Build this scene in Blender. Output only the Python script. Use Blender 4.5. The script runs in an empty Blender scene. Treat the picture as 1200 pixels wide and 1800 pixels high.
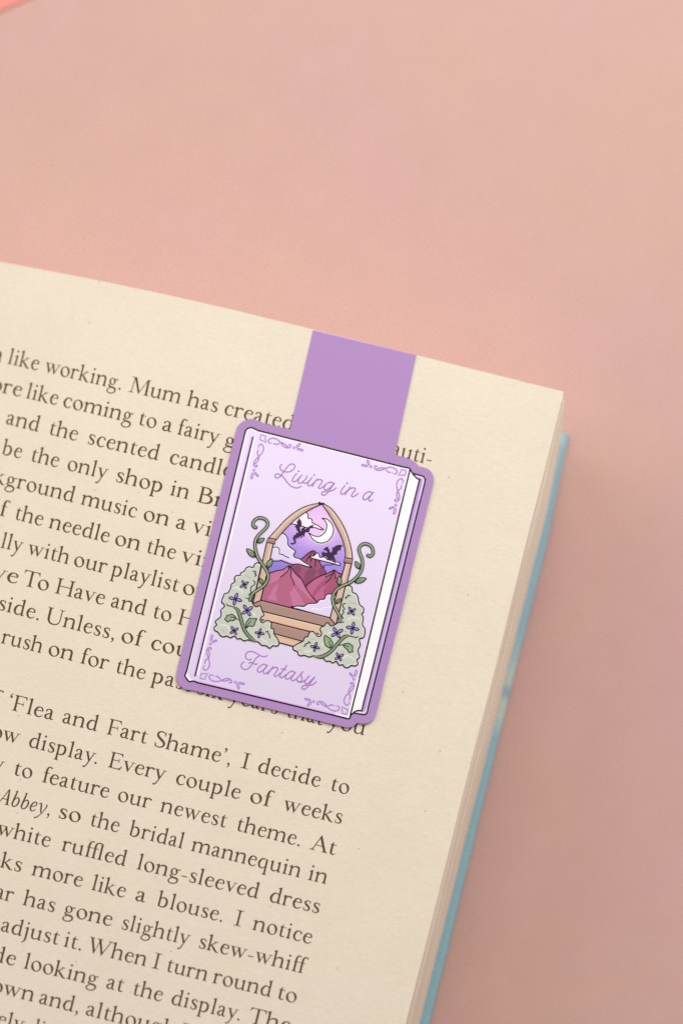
import bpy, math, random
import numpy as np
from mathutils import Vector, Matrix
from mathutils.geometry import tessellate_polygon

random.seed(7)
C = bpy.context.scene.collection

# ---------------------------------------------------------------- camera, light, exposure
T = 0.030                                   # height of the open page above the table
TILT = math.radians(11.0)
DIST = 1.25
FRAME = 0.156                               # metres seen from top to bottom of the picture, at the page
PXM = 1800.0 / FRAME                        # photo pixels per metre at the page

FWD = Vector((0, math.sin(TILT), -math.cos(TILT)))
RGT = Vector((1, 0, 0))
UPV = Vector((0, math.cos(TILT), math.sin(TILT)))
TARGET = Vector((0, 0, T))
EYE = TARGET - FWD * DIST

cam_d = bpy.data.cameras.new('camera')
cam = bpy.data.objects.new('camera', cam_d)
C.objects.link(cam)
cam.matrix_world = Matrix((
    (RGT.x, UPV.x, -FWD.x, EYE.x),
    (RGT.y, UPV.y, -FWD.y, EYE.y),
    (RGT.z, UPV.z, -FWD.z, EYE.z),
    (0, 0, 0, 1)))
cam_d.sensor_fit = 'VERTICAL'
cam_d.sensor_height = 36.0
cam_d.sensor_width = 24.0
cam_d.lens = 36.0 * DIST / FRAME
cam_d.clip_start = 0.05
cam_d.clip_end = 50.0
cam_d.dof.use_dof = True
cam_d.dof.focus_distance = DIST - 0.0045
cam_d.dof.aperture_fstop = (cam_d.lens / 1000.0) / 0.031
bpy.context.scene.camera = cam

world = bpy.data.worlds.new('World')
bpy.context.scene.world = world
world.use_nodes = True
wb = world.node_tree.nodes['Background']
wb.inputs[0].default_value = (1.0, 0.885, 0.84, 1)
wb.inputs[1].default_value = 0.37


def area(name, loc, look, size, power, color):
    d = bpy.data.lights.new(name, 'AREA')
    d.shape = 'RECTANGLE'
    d.size, d.size_y = size
    d.energy = power
    d.color = color
    o = bpy.data.objects.new(name, d)
    C.objects.link(o)
    o.location = loc
    o.rotation_euler = (Vector(look) - Vector(loc)).to_track_quat('-Z', 'Y').to_euler()
    return o


area('window_light', (-0.36, 0.28, 0.42), (0, 0, 0.0), (0.42, 0.42), 1.05, (1.0, 0.995, 0.965))
area('fill_light', (0.165, 0.31, 0.38), (0.0, 0.02, 0.0), (0.42, 0.36), 2.2, (0.985, 1.0, 0.99))  # soft fill added at upper right to lift the shade beside the book

vs = bpy.context.scene.view_settings
vs.view_transform = 'Standard'
vs.look = 'None'
vs.exposure = 0.0
vs.gamma = 1.0
vs.use_curve_mapping = False
bpy.context.scene.cycles.max_bounces = 6
bpy.context.scene.cycles.use_denoising = False


# ---------------------------------------------------------------- where things stand
def ray(px, py):
    p = TARGET + RGT * ((px - 600.0) / PXM) + UPV * ((900.0 - py) / PXM)
    return (p - EYE).normalized()


def on_plane(px, py, z):
    d = ray(px, py)
    return EYE + d * ((z - EYE.z) / d.z)


CORNER = on_plane(990, 688, T)                                  # fore-edge top corner of the open page
U = (CORNER - on_plane(550, 579.6, T)).normalized()             # along a line of text, towards the fore-edge
V = (on_plane(713, 1800, T) - CORNER).normalized()              # down the page
NB = Matrix(((U.x, V.x), (U.y, V.y))).inverted()
PAGE_W, PAGE_H = 0.128, 0.198
FLAT = -(CORNER - on_plane(470, 560, T)).length                 # the page is flat from here to the fore-edge
SAG = 6.3e-3 / 0.042 ** 2


def uv_of(x, y):
    r = NB @ Vector((x - CORNER.x, y - CORNER.y))
    return r.x, r.y


def page_z(u):
    s = max(0.0, FLAT - u)
    return max(0.004, T - SAG * s * s)


def P(u, v, z):
    return Vector((CORNER.x + U.x * u + V.x * v, CORNER.y + U.y * u + V.y * v, z))


def on_page(px, py, lift=0.0):
    z = T
    for _ in range(6):
        p = on_plane(px, py, z + lift)
        z = page_z(uv_of(p.x, p.y)[0])
    p = on_plane(px, py, z + lift)
    return p


def lin(r, g, b):
    f = lambda c: (c / 12.92 if c <= 0.04045 else ((c + 0.055) / 1.055) ** 2.4)
    return (f(r / 255.0), f(g / 255.0), f(b / 255.0), 1.0)


# ---------------------------------------------------------------- materials
def plain(name, col, rough=0.75, spec=0.12):
    m = bpy.data.materials.new(name)
    m.use_nodes = True
    b = m.node_tree.nodes['Principled BSDF']
    b.inputs['Base Color'].default_value = col
    b.inputs['Roughness'].default_value = rough
    b.inputs['Specular IOR Level'].default_value = spec
    return m


class NT:
    def __init__(self, m):
        self.t = m.node_tree
        self.b = self.t.nodes['Principled BSDF']

    def n(self, kind, **kw):
        x = self.t.nodes.new(kind)
        for k, v in kw.items():
            if k in x.inputs:
                x.inputs[k].default_value = v
            else:
                setattr(x, k, v)
        return x

    def l(self, a, b):
        self.t.links.new(a, b)


def book_axes(nt):
    """object coordinates turned so that X runs along a line of text"""
    tc = nt.n('ShaderNodeTexCoord')
    mp = nt.n('ShaderNodeMapping')
    mp.inputs['Rotation'].default_value = (0, 0, -math.atan2(U.y, U.x))
    nt.l(tc.outputs['Object'], mp.inputs['Vector'])
    return mp.outputs['Vector']


def ramp(nt, src, stops, interp='LINEAR'):
    r = nt.n('ShaderNodeValToRGB')
    e = r.color_ramp.elements
    r.color_ramp.interpolation = interp
    while len(e) < len(stops):
        e.new(0.5)
    for k, (p, c) in enumerate(stops):
        e[k].position = p
        e[k].color = c
    nt.l(src, r.inputs['Fac'])
    return r.outputs['Color']


def mixc(nt, fac, a, b, mode='MIX'):
    m = nt.n('ShaderNodeMix', data_type='RGBA', blend_type=mode)
    if isinstance(fac, float):
        m.inputs[0].default_value = fac
    else:
        nt.l(fac, m.inputs[0])
    for v, i in ((a, 6), (b, 7)):
        if isinstance(v, tuple):
            m.inputs[i].default_value = v
        else:
            nt.l(v, m.inputs[i])
    return m.outputs[2]


def paper_material():
    m = plain('uncoated_paper', (0.80, 0.70, 0.54, 1), 0.9, 0.05)
    nt = NT(m)
    vec = book_axes(nt)
    st = nt.n('ShaderNodeMapping')
    st.inputs['Scale'].default_value = (1.0, 2.6, 2.6)
    nt.l(vec, st.inputs['Vector'])
    fib = nt.n('ShaderNodeTexNoise', Scale=1250.0, Detail=5.0, Roughness=0.62)
    nt.l(st.outputs['Vector'], fib.inputs['Vector'])
    mott = nt.n('ShaderNodeTexNoise', Scale=95.0, Detail=4.0, Roughness=0.6)
    nt.l(vec, mott.inputs['Vector'])
    c1 = ramp(nt, mott.outputs['Fac'], [(0.30, (0.838, 0.747, 0.607, 1)), (0.70, (0.868, 0.777, 0.637, 1))])
    c2 = ramp(nt, fib.outputs['Fac'], [(0.30, (0.93, 0.925, 0.915, 1)), (0.66, (1.0, 1.0, 1.0, 1))])
    col = mixc(nt, 1.0, c1, c2, 'MULTIPLY')
    sp = nt.n('ShaderNodeTexVoronoi', voronoi_dimensions='2D', Scale=330.0, Randomness=1.0)
    nt.l(vec, sp.inputs['Vector'])
    spf = ramp(nt, sp.outputs['Distance'], [(0.02, (0.7, 0.7, 0.7, 1)), (0.055, (0, 0, 0, 1))])
    sel = nt.n('ShaderNodeTexWhiteNoise', noise_dimensions='3D')
    nt.l(sp.outputs['Position'], sel.inputs['Vector'])
    gt = nt.n('ShaderNodeMath', operation='GREATER_THAN')
    gt.inputs[1].default_value = 0.955
    nt.l(sel.outputs['Value'], gt.inputs[0])
    mu = nt.n('ShaderNodeMath', operation='MULTIPLY')
    nt.l(spf, mu.inputs[0])
    nt.l(gt.outputs[0], mu.inputs[1])
    col = mixc(nt, mu.outputs[0], col, (0.42, 0.31, 0.19, 1))
    nt.l(col, nt.b.inputs['Base Color'])
    bump = nt.n('ShaderNodeBump', Strength=0.5, Distance=0.00005)
    nt.l(fib.outputs['Fac'], bump.inputs['Height'])
    nt.l(bump.outputs['Normal'], nt.b.inputs['Normal'])
    return m


def edge_material():
    """the cut edges of the leaves: fine lines along the block"""
    m = plain('cut_paper_edge', (0.66, 0.52, 0.38, 1), 0.9, 0.05)
    nt = NT(m)
    tc = nt.n('ShaderNodeTexCoord')
    mp = nt.n('ShaderNodeMapping')
    mp.inputs['Rotation'].default_value = (0, 0, -math.atan2(U.y, U.x))
    mp.inputs['Scale'].default_value = (10, 5, 4200)
    nt.l(tc.outputs['Object'], mp.inputs['Vector'])
    no = nt.n('ShaderNodeTexNoise', Scale=1.0, Detail=3.0, Roughness=0.7)
    nt.l(mp.outputs['Vector'], no.inputs['Vector'])
    c = ramp(nt, no.outputs['Fac'], [(0.28, (0.86, 0.765, 0.62, 1)), (0.72, (0.92, 0.835, 0.70, 1))])
    nt.l(c, nt.b.inputs['Base Color'])
    return m


def table_material():
    m = plain('pink_surface', (0.6, 0.35, 0.3, 1), 0.85, 0.08)
    nt = NT(m)
    tc = nt.n('ShaderNodeTexCoord')
    big = nt.n('ShaderNodeTexNoise', Scale=24.0, Detail=3.0, Roughness=0.6)
    nt.l(tc.outputs['Object'], big.inputs['Vector'])
    mid = nt.n('ShaderNodeTexNoise', Scale=120.0, Detail=4.0, Roughness=0.65)
    nt.l(tc.outputs['Object'], mid.inputs['Vector'])
    fine = nt.n('ShaderNodeTexNoise', Scale=2400.0, Detail=3.0, Roughness=0.7)
    nt.l(tc.outputs['Object'], fine.inputs['Vector'])
    c = ramp(nt, big.outputs['Fac'], [(0.32, (0.665, 0.428, 0.360, 1)), (0.68, (0.662, 0.410, 0.388, 1))])
    c = mixc(nt, 1.0, c, ramp(nt, mid.outputs['Fac'], [(0.3, (0.965, 0.96, 0.955, 1)), (0.7, (1, 1, 1, 1))]), 'MULTIPLY')
    c = mixc(nt, 1.0, c, ramp(nt, fine.outputs['Fac'], [(0.3, (0.955, 0.95, 0.945, 1)), (0.7, (1, 1, 1, 1))]), 'MULTIPLY')
    nt.l(c, nt.b.inputs['Base Color'])
    bump = nt.n('ShaderNodeBump', Strength=0.35, Distance=0.0002)
    nt.l(fine.outputs['Fac'], bump.inputs['Height'])
    nt.l(bump.outputs['Normal'], nt.b.inputs['Normal'])
    return m


def cover_material():
    """blue board whose printed design turns cream for a stretch of the fore-edge"""
    m = plain('blue_cover', (0.2, 0.45, 0.5, 1), 0.55, 0.25)
    nt = NT(m)
    tc = nt.n('ShaderNodeTexCoord')
    dot = nt.n('ShaderNodeVectorMath', operation='DOT_PRODUCT')
    sub = nt.n('ShaderNodeVectorMath', operation='SUBTRACT')
    sub.inputs[1].default_value = CORNER
    nt.l(tc.outputs['Object'], sub.inputs[0])
    nt.l(sub.outputs[0], dot.inputs[0])
    dot.inputs[1].default_value = V
    no = nt.n('ShaderNodeTexNoise', Scale=140.0, Detail=3.0)
    nt.l(tc.outputs['Object'], no.inputs['Vector'])
    ad = nt.n('ShaderNodeMath', operation='MULTIPLY_ADD')
    nt.l(no.outputs['Fac'], ad.inputs[0])
    ad.inputs[1].default_value = 0.003
    nt.l(dot.outputs['Value'], ad.inputs[2])
    sc = nt.n('ShaderNodeMath', operation='DIVIDE')
    nt.l(ad.outputs[0], sc.inputs[0])
    sc.inputs[1].default_value = 0.2
    blue, cream, tick = (0.315, 0.55, 0.63, 1), (0.56, 0.66, 0.61, 1), (0.30, 0.50, 0.57, 1)
    g = lambda px_y: ((px_y - 688) / 0.97 / PXM - 0.0) / 0.2 + 0.0075 - 0.028
    c = ramp(nt, sc.outputs[0], [
        (g(1110), blue), (g(1165), (0.42, 0.60, 0.62, 1)), (g(1205), cream), (g(1219), tick), (g(1234), tick),
        (g(1246), cream), (g(1268), cream), (g(1305), blue)])
    fine = nt.n('ShaderNodeTexNoise', Scale=1500.0, Detail=3.0)
    nt.l(tc.outputs['Object'], fine.inputs['Vector'])
    c = mixc(nt, 1.0, c, ramp(nt, fine.outputs['Fac'], [(0.3, (0.9, 0.9, 0.9, 1)), (0.7, (1, 1, 1, 1))]), 'MULTIPLY')
    nt.l(c, nt.b.inputs['Base Color'])
    return m


INK = plain('brown_ink', (0.118, 0.071, 0.038, 1), 0.8, 0.05)
PAPER = paper_material()
EDGE = edge_material()
TABLE = table_material()
COVER = cover_material()


# ---------------------------------------------------------------- mesh helpers
def mesh_object(name, verts, faces, mats, idx=None, parent=None, smooth=False):
    me = bpy.data.meshes.new(name)
    me.from_pydata([tuple(v) for v in verts], [], faces)
    for m in mats:
        me.materials.append(m)
    if idx:
        me.polygons.foreach_set('material_index', idx)
    if smooth:
        me.polygons.foreach_set('use_smooth', [True] * len(faces))
    me.update()
    o = bpy.data.objects.new(name, me)
    C.objects.link(o)
    if parent:
        o.parent = parent
    return o


def thing(name, label, cat):
    o = bpy.data.objects.new(name, None)
    C.objects.link(o)
    o.empty_display_size = 0.02
    o['label'] = label
    o['category'] = cat
    return o


def catmull(pts, n=6, closed=False):
    """a smooth line through points of any dimension"""
    p = np.array(pts, float)
    k = len(p)
    if k < 3:
        return [p[0] + (p[1] - p[0]) * t for t in np.linspace(0, 1, n + 1)]
    out = []
    segs = k if closed else k - 1
    for i in range(segs):
        p1, p2 = p[i % k], p[(i + 1) % k]
        p0 = p[(i - 1) % k] if closed or i > 0 else 2 * p1 - p2
        p3 = p[(i + 2) % k] if closed or i + 2 < k else 2 * p2 - p1
        for t in np.linspace(0, 1, n, endpoint=False):
            t2, t3 = t * t, t * t * t
            out.append(0.5 * ((2 * p1) + (-p0 + p2) * t + (2 * p0 - 5 * p1 + 4 * p2 - p3) * t2 + (-p0 + 3 * p1 - 3 * p2 + p3) * t3))
    if not closed:
        out.append(p[-1])
    return out


def ribbon(line, closed=False, caps=True):
    """a line of (x, y, width) -> (points, faces); the third value of a point runs 0..1 along the line"""
    L = [np.array(q[:2]) for q in line]
    W = [float(q[2]) for q in line]
    n = len(L)
    pts, faces = [], []
    for i in range(n):
        a = L[i - 1] if (i > 0 or closed) else L[i]
        b = L[(i + 1) % n] if (i < n - 1 or closed) else L[i]
        t = b - a
        ln = math.hypot(*t) or 1.0
        nx, ny = -t[1] / ln, t[0] / ln
        h = W[i] / 2
        s = i / max(1, n - 1)
        pts.append((L[i][0] + nx * h, L[i][1] + ny * h, s))
        pts.append((L[i][0] - nx * h, L[i][1] - ny * h, s))
    for i in range(n - 1 + (1 if closed else 0)):
        j = (i + 1) % n
        faces.append((2 * i, 2 * i + 1, 2 * j + 1, 2 * j))
    if caps and not closed:
        for end in (0, n - 1):
            c = L[end]
            l, r = np.array(pts[2 * end][:2]), np.array(pts[2 * end + 1][:2])
            a0 = math.atan2(*(l - c)[::-1])
            sgn = 1 if end == 0 else -1
            h = W[end] / 2
            s = 0.0 if end == 0 else 1.0
            ids = [2 * end]
            for k in range(1, 5):
                a = a0 + sgn * math.pi * k / 5
                ids.append(len(pts))
                pts.append((c[0] + math.cos(a) * h, c[1] + math.sin(a) * h, s))
            ids.append(2 * end + 1)
            faces.append(tuple(ids))
    return pts, faces


def filled(poly):
    tri = tessellate_polygon([[Vector((p[0], p[1], 0)) for p in poly]])
    return [(p[0], p[1], 0.0) for p in poly], [tuple(t) for t in tri]


def disc(x, y, r, n=14):
    return [(x + r * math.cos(2 * math.pi * k / n), y + r * math.sin(2 * math.pi * k / n)) for k in range(n)]


# ---------------------------------------------------------------- an old-style serif drawn for the printed page
# every letter is a set of pen strokes and serifs; baseline 0, x-height 415, ascender 655
XH, ASC, CAP, DSC, ST = 415, 655, 640, -232, 78


def S(*pts):
    return ('s', tuple((x, y, w + 7) for x, y, w in pts))


def R(*pts):
    return ('r', tuple((x, y, w + 7) for x, y, w in pts))


def PG(*pts):
    return ('p', pts)


def D(x, y, r):
    return ('p', tuple(disc(x, y, r, 12)))


def stem(x, y0, y1, w=ST):
    return PG((x - w / 2, y0), (x + w / 2, y0), (x + w / 2 - 3, (y0 + y1) / 2), (x + w / 2, y1), (x - w / 2, y1), (x - w / 2 + 3, (y0 + y1) / 2))


def foot(x, l=88, r=88, y=0, w=ST, up=1):
    h = w / 2
    return PG((x - l, y), (x, y + 5 * up), (x + r, y), (x + r - 4, y + 20 * up), (x + h + 14, y + 34 * up), (x + h - 2, y + 70 * up),
              (x - h + 2, y + 70 * up), (x - h - 14, y + 34 * up), (x - l + 4, y + 20 * up))


def flag(x, y, w=ST, ln=92):
    h = w / 2
    return PG((x - h - ln + 30, y - 62), (x - h - ln + 36, y - 44), (x - h + 8, y - 20), (x + h - 6, y + 14), (x + h, y + 8), (x + h, y - 130), (x - h, y - 130), (x - h, y - 84), (x - h - 14, y - 68))


def ring(cx, cy, rx, ry, thick=78, hair=28, tilt=24):
    q = []
    for k in range(16):
        a = 2 * math.pi * k / 16
        w = hair + (thick - hair) * math.cos(a - math.radians(tilt)) ** 2
        q.append((cx + math.cos(a) * (rx - w / 2), cy + math.sin(a) * (ry - w / 2), w))
    return R(*q)


def arch(x0, x1, y=0):
    """the shoulder and right stem of n, h and m"""
    return [S((x0 + 20, 300, 24), (x0 + 70, 362, 32), (x0 + 128, 394, 50), (x1 - 46, 388, 64), (x1 - 6, 330, 70), (x1, 250, 70), (x1, 60, 70)), foot(x1, 76, 84)]


GL = {}
GL['a'] = (392, [S((70, 318, 46), (84, 364, 40), (140, 398, 32), (205, 396, 48), (246, 352, 66), (252, 280, 68), (250, 120, 68), (262, 52, 54), (300, 26, 40), (352, 52, 20)),
                 S((250, 258, 24), (150, 214, 38), (82, 160, 58), (66, 100, 68), (98, 38, 54), (150, 26, 42), (205, 50, 32), (252, 96, 22)), D(76, 322, 30)])
GL['b'] = (470, [stem(82, 40, ASC), flag(82, ASC), S((98, 318, 26), (170, 382, 34), (262, 384, 56), (340, 310, 74), (358, 206, 80), (330, 90, 70), (250, 22, 46), (168, 8, 34), (84, 50, 36)), PG((46, 60), (60, 0), (118, 60))])
GL['c'] = (378, [S((322, 312, 46), (300, 368, 46), (220, 402, 32), (128, 360, 56), (72, 210, 80), (112, 66, 64), (206, 12, 42), (290, 36, 28), (348, 88, 18)), D(312, 322, 32)])
GL['d'] = (484, [stem(356, 40, ASC), flag(356, ASC), S((338, 336, 26), (262, 398, 32), (146, 362, 56), (74, 208, 80), (112, 62, 64), (196, 18, 42), (270, 40, 30), (340, 100, 24)),
                 PG((322, 90), (392, 90), (392, 46), (452, 30), (452, 14), (330, -14))])
GL['e'] = (390, [S((330, 268, 44), (306, 352, 52), (220, 402, 32), (124, 356, 58), (72, 206, 78), (112, 66, 64), (206, 12, 42), (296, 40, 28), (358, 98, 18)), S((84, 252, 24), (338, 262, 26))])
GL['f'] = (268, [S((128, 60, 70), (128, 420, 70), (134, 540, 66), (172, 630, 46), (232, 650, 36), (288, 626, 44)), D(290, 622, 32), PG((36, 386), (240, 386), (240, 414), (36, 410)), foot(128, 92, 100)])
GL['g'] = (442, [ring(186, 264, 128, 142, 66, 28, 15), S((280, 350, 24), (340, 366, 34), (402, 372, 46)), S((116, 146, 26), (78, 96, 36), (104, 50, 52), (210, 30, 62), (316, 14, 66), (372, -50, 58), (344, -146, 44), (236, -210, 32), (116, -204, 38), (48, -142, 46), (66, -70, 36), (130, -10, 26), (176, 12, 20))])
GL['h'] = (506, [stem(90, 40, ASC), flag(90, ASC), foot(90)] + arch(100, 382))
GL['i'] = (246, [stem(116, 40, XH), flag(116, XH), foot(116), D(112, 574, 44)])
GL['j'] = (240, [S((126, XH, 70), (126, 120, 70), (124, -40, 66), (98, -150, 52), (36, -214, 30), (-6, -228, 14)), flag(126, XH), D(122, 574, 44)])
GL['k'] = (476, [stem(90, 40, ASC), flag(90, ASC), foot(90, 88, 80), S((112, 200, 26), (306, 384, 32)), PG((230, 392), (392, 392), (392, 412), (230, 412)), S((166, 238, 44), (256, 136, 70), (352, 30, 62), (412, 6, 34), (462, 8, 18))])
GL['l'] = (246, [stem(116, 40, ASC), flag(116, ASC), foot(116)])
GL['m'] = (776, [stem(96, 40, XH), flag(96, XH), foot(96, 84, 78)] + arch(106, 376) + arch(386, 658))
GL['n'] = (512, [stem(96, 40, XH), flag(96, XH), foot(96, 84, 80)] + arch(106, 388))
GL['o'] = (446, [ring(222, 204, 188, 216, 82, 28)])
GL['p'] = (474, [stem(98, DSC + 40, XH), flag(98, XH), foot(98, 84, 96, DSC), S((112, 316, 26), (180, 382, 34), (270, 384, 56), (346, 310, 74), (364, 206, 80), (336, 90, 70), (262, 22, 46), (190, 10, 34), (112, 52, 26))])
GL['q'] = (474, [stem(352, DSC + 40, 360), foot(352, 96, 84, DSC), S((350, 352, 24), (262, 398, 34), (146, 362, 56), (74, 208, 80), (112, 62, 64), (196, 18, 42), (270, 44, 30), (338, 106, 24)), PG((316, 340), (388, 420), (388, 300))])
GL['r'] = (358, [stem(96, 40, XH), flag(96, XH), foot(96, 84, 100), S((108, 292, 24), (160, 362, 36), (216, 396, 48), (272, 392, 50)), D(296, 370, 40)])
GL['s'] = (338, [S((268, 316, 24), (252, 368, 28), (180, 402, 32), (102, 372, 48), (84, 312, 60), (130, 248, 72), (210, 192, 76), (264, 122, 66), (246, 46, 48), (166, 12, 32), (92, 38, 26), (66, 110, 22)),
                 PG((256, 300), (278, 300), (272, 412), (256, 400)), PG((54, 124), (76, 124), (82, 12), (64, 8))])
GL['t'] = (300, [S((122, 400, 68), (122, 110, 70), (142, 38, 58), (196, 18, 40), (272, 56, 18)), PG((40, 388), (110, 440), (140, 520), (158, 520), (158, 412), (272, 412), (268, 386), (40, 374))])
GL['u'] = (506, [S((102, XH - 30, 70), (102, 150, 70), (122, 58, 60), (186, 18, 46), (268, 34, 32), (360, 100, 22)), stem(374, 40, XH - 10), flag(102, XH, ST, 84), flag(374, XH, ST, 84), PG((338, 90), (410, 90), (410, 46), (466, 30), (466, 14), (350, -12))])
GL['v'] = (448, [PG((38, 400), (122, 400), (238, 120), (242, 92), (214, -10), (204, -10)), PG((372, 400), (340, 400), (220, 80), (206, -10), (216, -10)), PG((0, 394), (172, 394), (172, 412), (0, 412)), PG((284, 394), (442, 394), (442, 412), (284, 412))])
GL['w'] = (660, [PG((38, 400), (122, 400), (228, 122), (230, 96), (204, -10), (194, -10)), PG((352, 400), (322, 400), (208, 80), (196, -10), (206, -10)), PG((268, 400), (352, 400), (450, 122), (454, 96), (430, -10), (420, -10)),
                 PG((590, 400), (558, 400), (436, 80), (422, -10), (432, -10)), PG((0, 394), (384, 394), (384, 412), (0, 412)), PG((500, 394), (654, 394), (654, 412), (500, 412))])
GL['x'] = (450, [S((90, 395, 74), (360, 15, 74)), S((350, 395, 30), (90, 15, 30)), foot(90, 76, 76), foot(360, 76, 80), PG((10, 394), (180, 394), (180, 412), (10, 412)), PG((270, 394), (430, 394), (430, 412), (270, 412))])
GL['y'] = (446, [PG((38, 400), (122, 400), (240, 120), (244, 92), (220, -10), (208, -6)), S((356, 400, 30), (236, 84, 34), (176, -76, 36), (124, -184, 40), (66, -216, 40)), D(58, -206, 34), PG((0, 394), (172, 394), (172, 412), (0, 412)), PG((284, 394), (442, 394), (442, 412), (284, 412))])
GL['ff'] = (520, GL['f'][1][:1] + [D(268, 634, 22), PG((36, 386), (490, 386), (490, 414), (36, 410)), foot(128, 92, 96),
                 S((372, 60, 70), (372, 420, 70), (378, 540, 66), (416, 630, 46), (476, 650, 36), (532, 626, 44)), D(534, 622, 32), foot(372, 92, 100)])
GL['ffl'] = (744, [S((128, 60, 70), (128, 420, 70), (134, 540, 66), (176, 628, 46), (246, 650, 36), (300, 636, 34)), PG((36, 386), (500, 386), (500, 414), (36, 410)), foot(128, 92, 90),
                  S((364, 60, 70), (364, 420, 70), (370, 540, 66), (408, 622, 46), (480, 652, 38), (560, 644, 40), (600, 600, 56)), foot(364, 90, 90), stem(600, 40, 640), foot(600)])
GL['.'] = (196, [D(98, 36, 46)])
GL[','] = (204, [D(100, 38, 46), S((118, 44, 56), (132, -8, 40), (112, -68, 26), (58, -120, 12))])
GL['\u2019'] = (190, [D(90, 586, 44), S((108, 592, 54), (122, 546, 40), (104, 490, 26), (52, 440, 12))])
GL['\u2018'] = (190, [D(108, 516, 44), S((90, 510, 54), (76, 556, 40), (94, 612, 26), (146, 662, 12))])
GL['-'] = (300, [PG((40, 150), (250, 150), (256, 190), (46, 190))])

GL['A'] = (662, [PG((322, CAP + 16), (340, CAP + 16), (592, 30), (500, 30), (288, 548)), PG((322, CAP + 16), (340, 600), (128, 24), (92, 24)), PG((170, 212), (452, 212), (444, 242), (182, 242)), foot(108, 108, 100, w=34), foot(548, 112, 108, w=80)])
GL['B'] = (560, [stem(126, 20, CAP - 20, 80), PG((26, CAP - 24), (130, CAP - 24), (130, CAP), (26, CAP)), PG((26, 0), (130, 0), (130, 24), (26, 24)),
                 S((120, CAP - 16, 28), (250, CAP - 18, 36), (356, 588, 58), (392, 496, 74), (346, 396, 58), (250, 348, 34), (140, 344, 26)), S((230, 346, 24), (340, 340, 40), (446, 280, 70), (472, 180, 82), (420, 68, 68), (300, 18, 38), (120, 14, 28))])
GL['E'] = (556, [stem(130, 20, CAP - 20, 80), foot(130, 104, 90, w=80), foot(130, 104, 90, CAP, 80, -1), PG((130, CAP - 30), (470, CAP - 30), (488, CAP - 130), (470, CAP - 130), (446, CAP - 70), (400, CAP - 58), (130, CAP - 58)) if False else
                 PG((130, CAP), (474, CAP + 4), (482, 516), (462, 514), (436, 580), (380, 608), (130, 610)), PG((150, 318), (372, 322), (374, 250), (392, 250), (392, 424), (374, 424), (370, 352), (150, 350)), PG((130, 0), (474, -4), (526, 150), (508, 158), (452, 66), (380, 32), (130, 30))])
GL['F'] = (528, [stem(130, 20, CAP, 80), foot(130, 104, 112, w=80), foot(130, 104, 90, CAP, 80, -1), PG((130, CAP), (478, CAP + 4), (488, 508), (468, 506), (440, 580), (380, 608), (130, 610)), PG((150, 308), (376, 312), (378, 240), (396, 240), (396, 416), (378, 416), (374, 342), (150, 340))])
GL['H'] = (724, [stem(134, 20, CAP - 20, 80), stem(590, 20, CAP - 20, 80), foot(134, 108, 108, w=80), foot(590, 108, 108, w=80), foot(134, 108, 108, CAP, 80, -1), foot(590, 108, 108, CAP, 80, -1), PG((150, 318), (580, 318), (580, 350), (150, 350))])
GL['I'] = (310, [stem(154, 20, CAP - 20, 82), foot(154, 150, 150, w=84), foot(154, 150, 150, CAP, 84, -1)])
GL['M'] = (850, [PG((116, 20), (146, 20), (180, CAP - 20), (144, CAP - 20)), PG((140, CAP), (232, CAP), (448, 110), (422, -8), (412, -8)), PG((704, CAP - 10), (674, CAP - 10), (412, 50), (418, -8)), PG((664, CAP - 10), (744, CAP - 10), (768, 20), (682, 20)), foot(130, 104, 104, w=34), foot(726, 112, 112, w=84),
                 PG((56, CAP - 26), (190, CAP - 26), (200, CAP), (56, CAP)), PG((680, CAP - 26), (806, CAP - 26), (806, CAP), (676, CAP))])
GL['S'] = (452, [S((376, 500, 26), (346, 590, 32), (240, 634, 36), (128, 596, 54), (88, 498, 70), (140, 400, 82), (260, 310, 88), (362, 220, 82), (376, 114, 66), (306, 30, 46), (190, 4, 36), (96, 50, 32), (62, 156, 24)),
                 PG((366, 470), (386, 470), (384, 648), (368, 640)), PG((48, 172), (70, 172), (76, -10), (56, -10))])
GL['T'] = (600, [stem(300, 20, CAP, 82), foot(300, 118, 118, w=82), PG((40, CAP + 22), (60, CAP), (540, CAP), (562, CAP + 22), (582, 500), (562, 498), (532, 576), (480, 606), (120, 606), (68, 576), (38, 498), (18, 500))])
GL['U'] = (690, [S((136, CAP - 20, 80), (136, 260, 80), (160, 110, 74), (250, 18, 56), (370, 4, 42), (486, 40, 38), (552, 140, 34), (568, 300, 32), (572, CAP - 20, 32)), foot(136, 108, 108, CAP, 80, -1), foot(572, 96, 96, CAP, 34, -1)])
GL['W'] = (930, [PG((56, CAP - 10), (148, CAP - 10), (290, 150), (294, 110), (270, -12), (258, -12)), PG((452, CAP - 10), (418, CAP - 10), (276, 90), (260, -12), (272, -12)), PG((354, CAP - 10), (446, CAP - 10), (590, 150), (594, 110), (570, -12), (558, -12)), PG((846, CAP - 10), (812, CAP - 10), (576, 90), (560, -12), (572, -12)),
                 PG((0, CAP - 24), (200, CAP - 24), (200, CAP), (0, CAP)), PG((296, CAP - 24), (520, CAP - 24), (520, CAP), (296, CAP)), PG((736, CAP - 24), (912, CAP - 24), (912, CAP), (736, CAP))])
GL['iA'] = (600, [S((118, 10, 26), (250, 236, 28), (440, 636, 30)), S((446, 640, 40), (462, 320, 74), (476, 20, 78)), S((220, 216, 26), (466, 220, 26)), foot(100, 90, 84, w=26), foot(476, 98, 92, w=70)])
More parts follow.
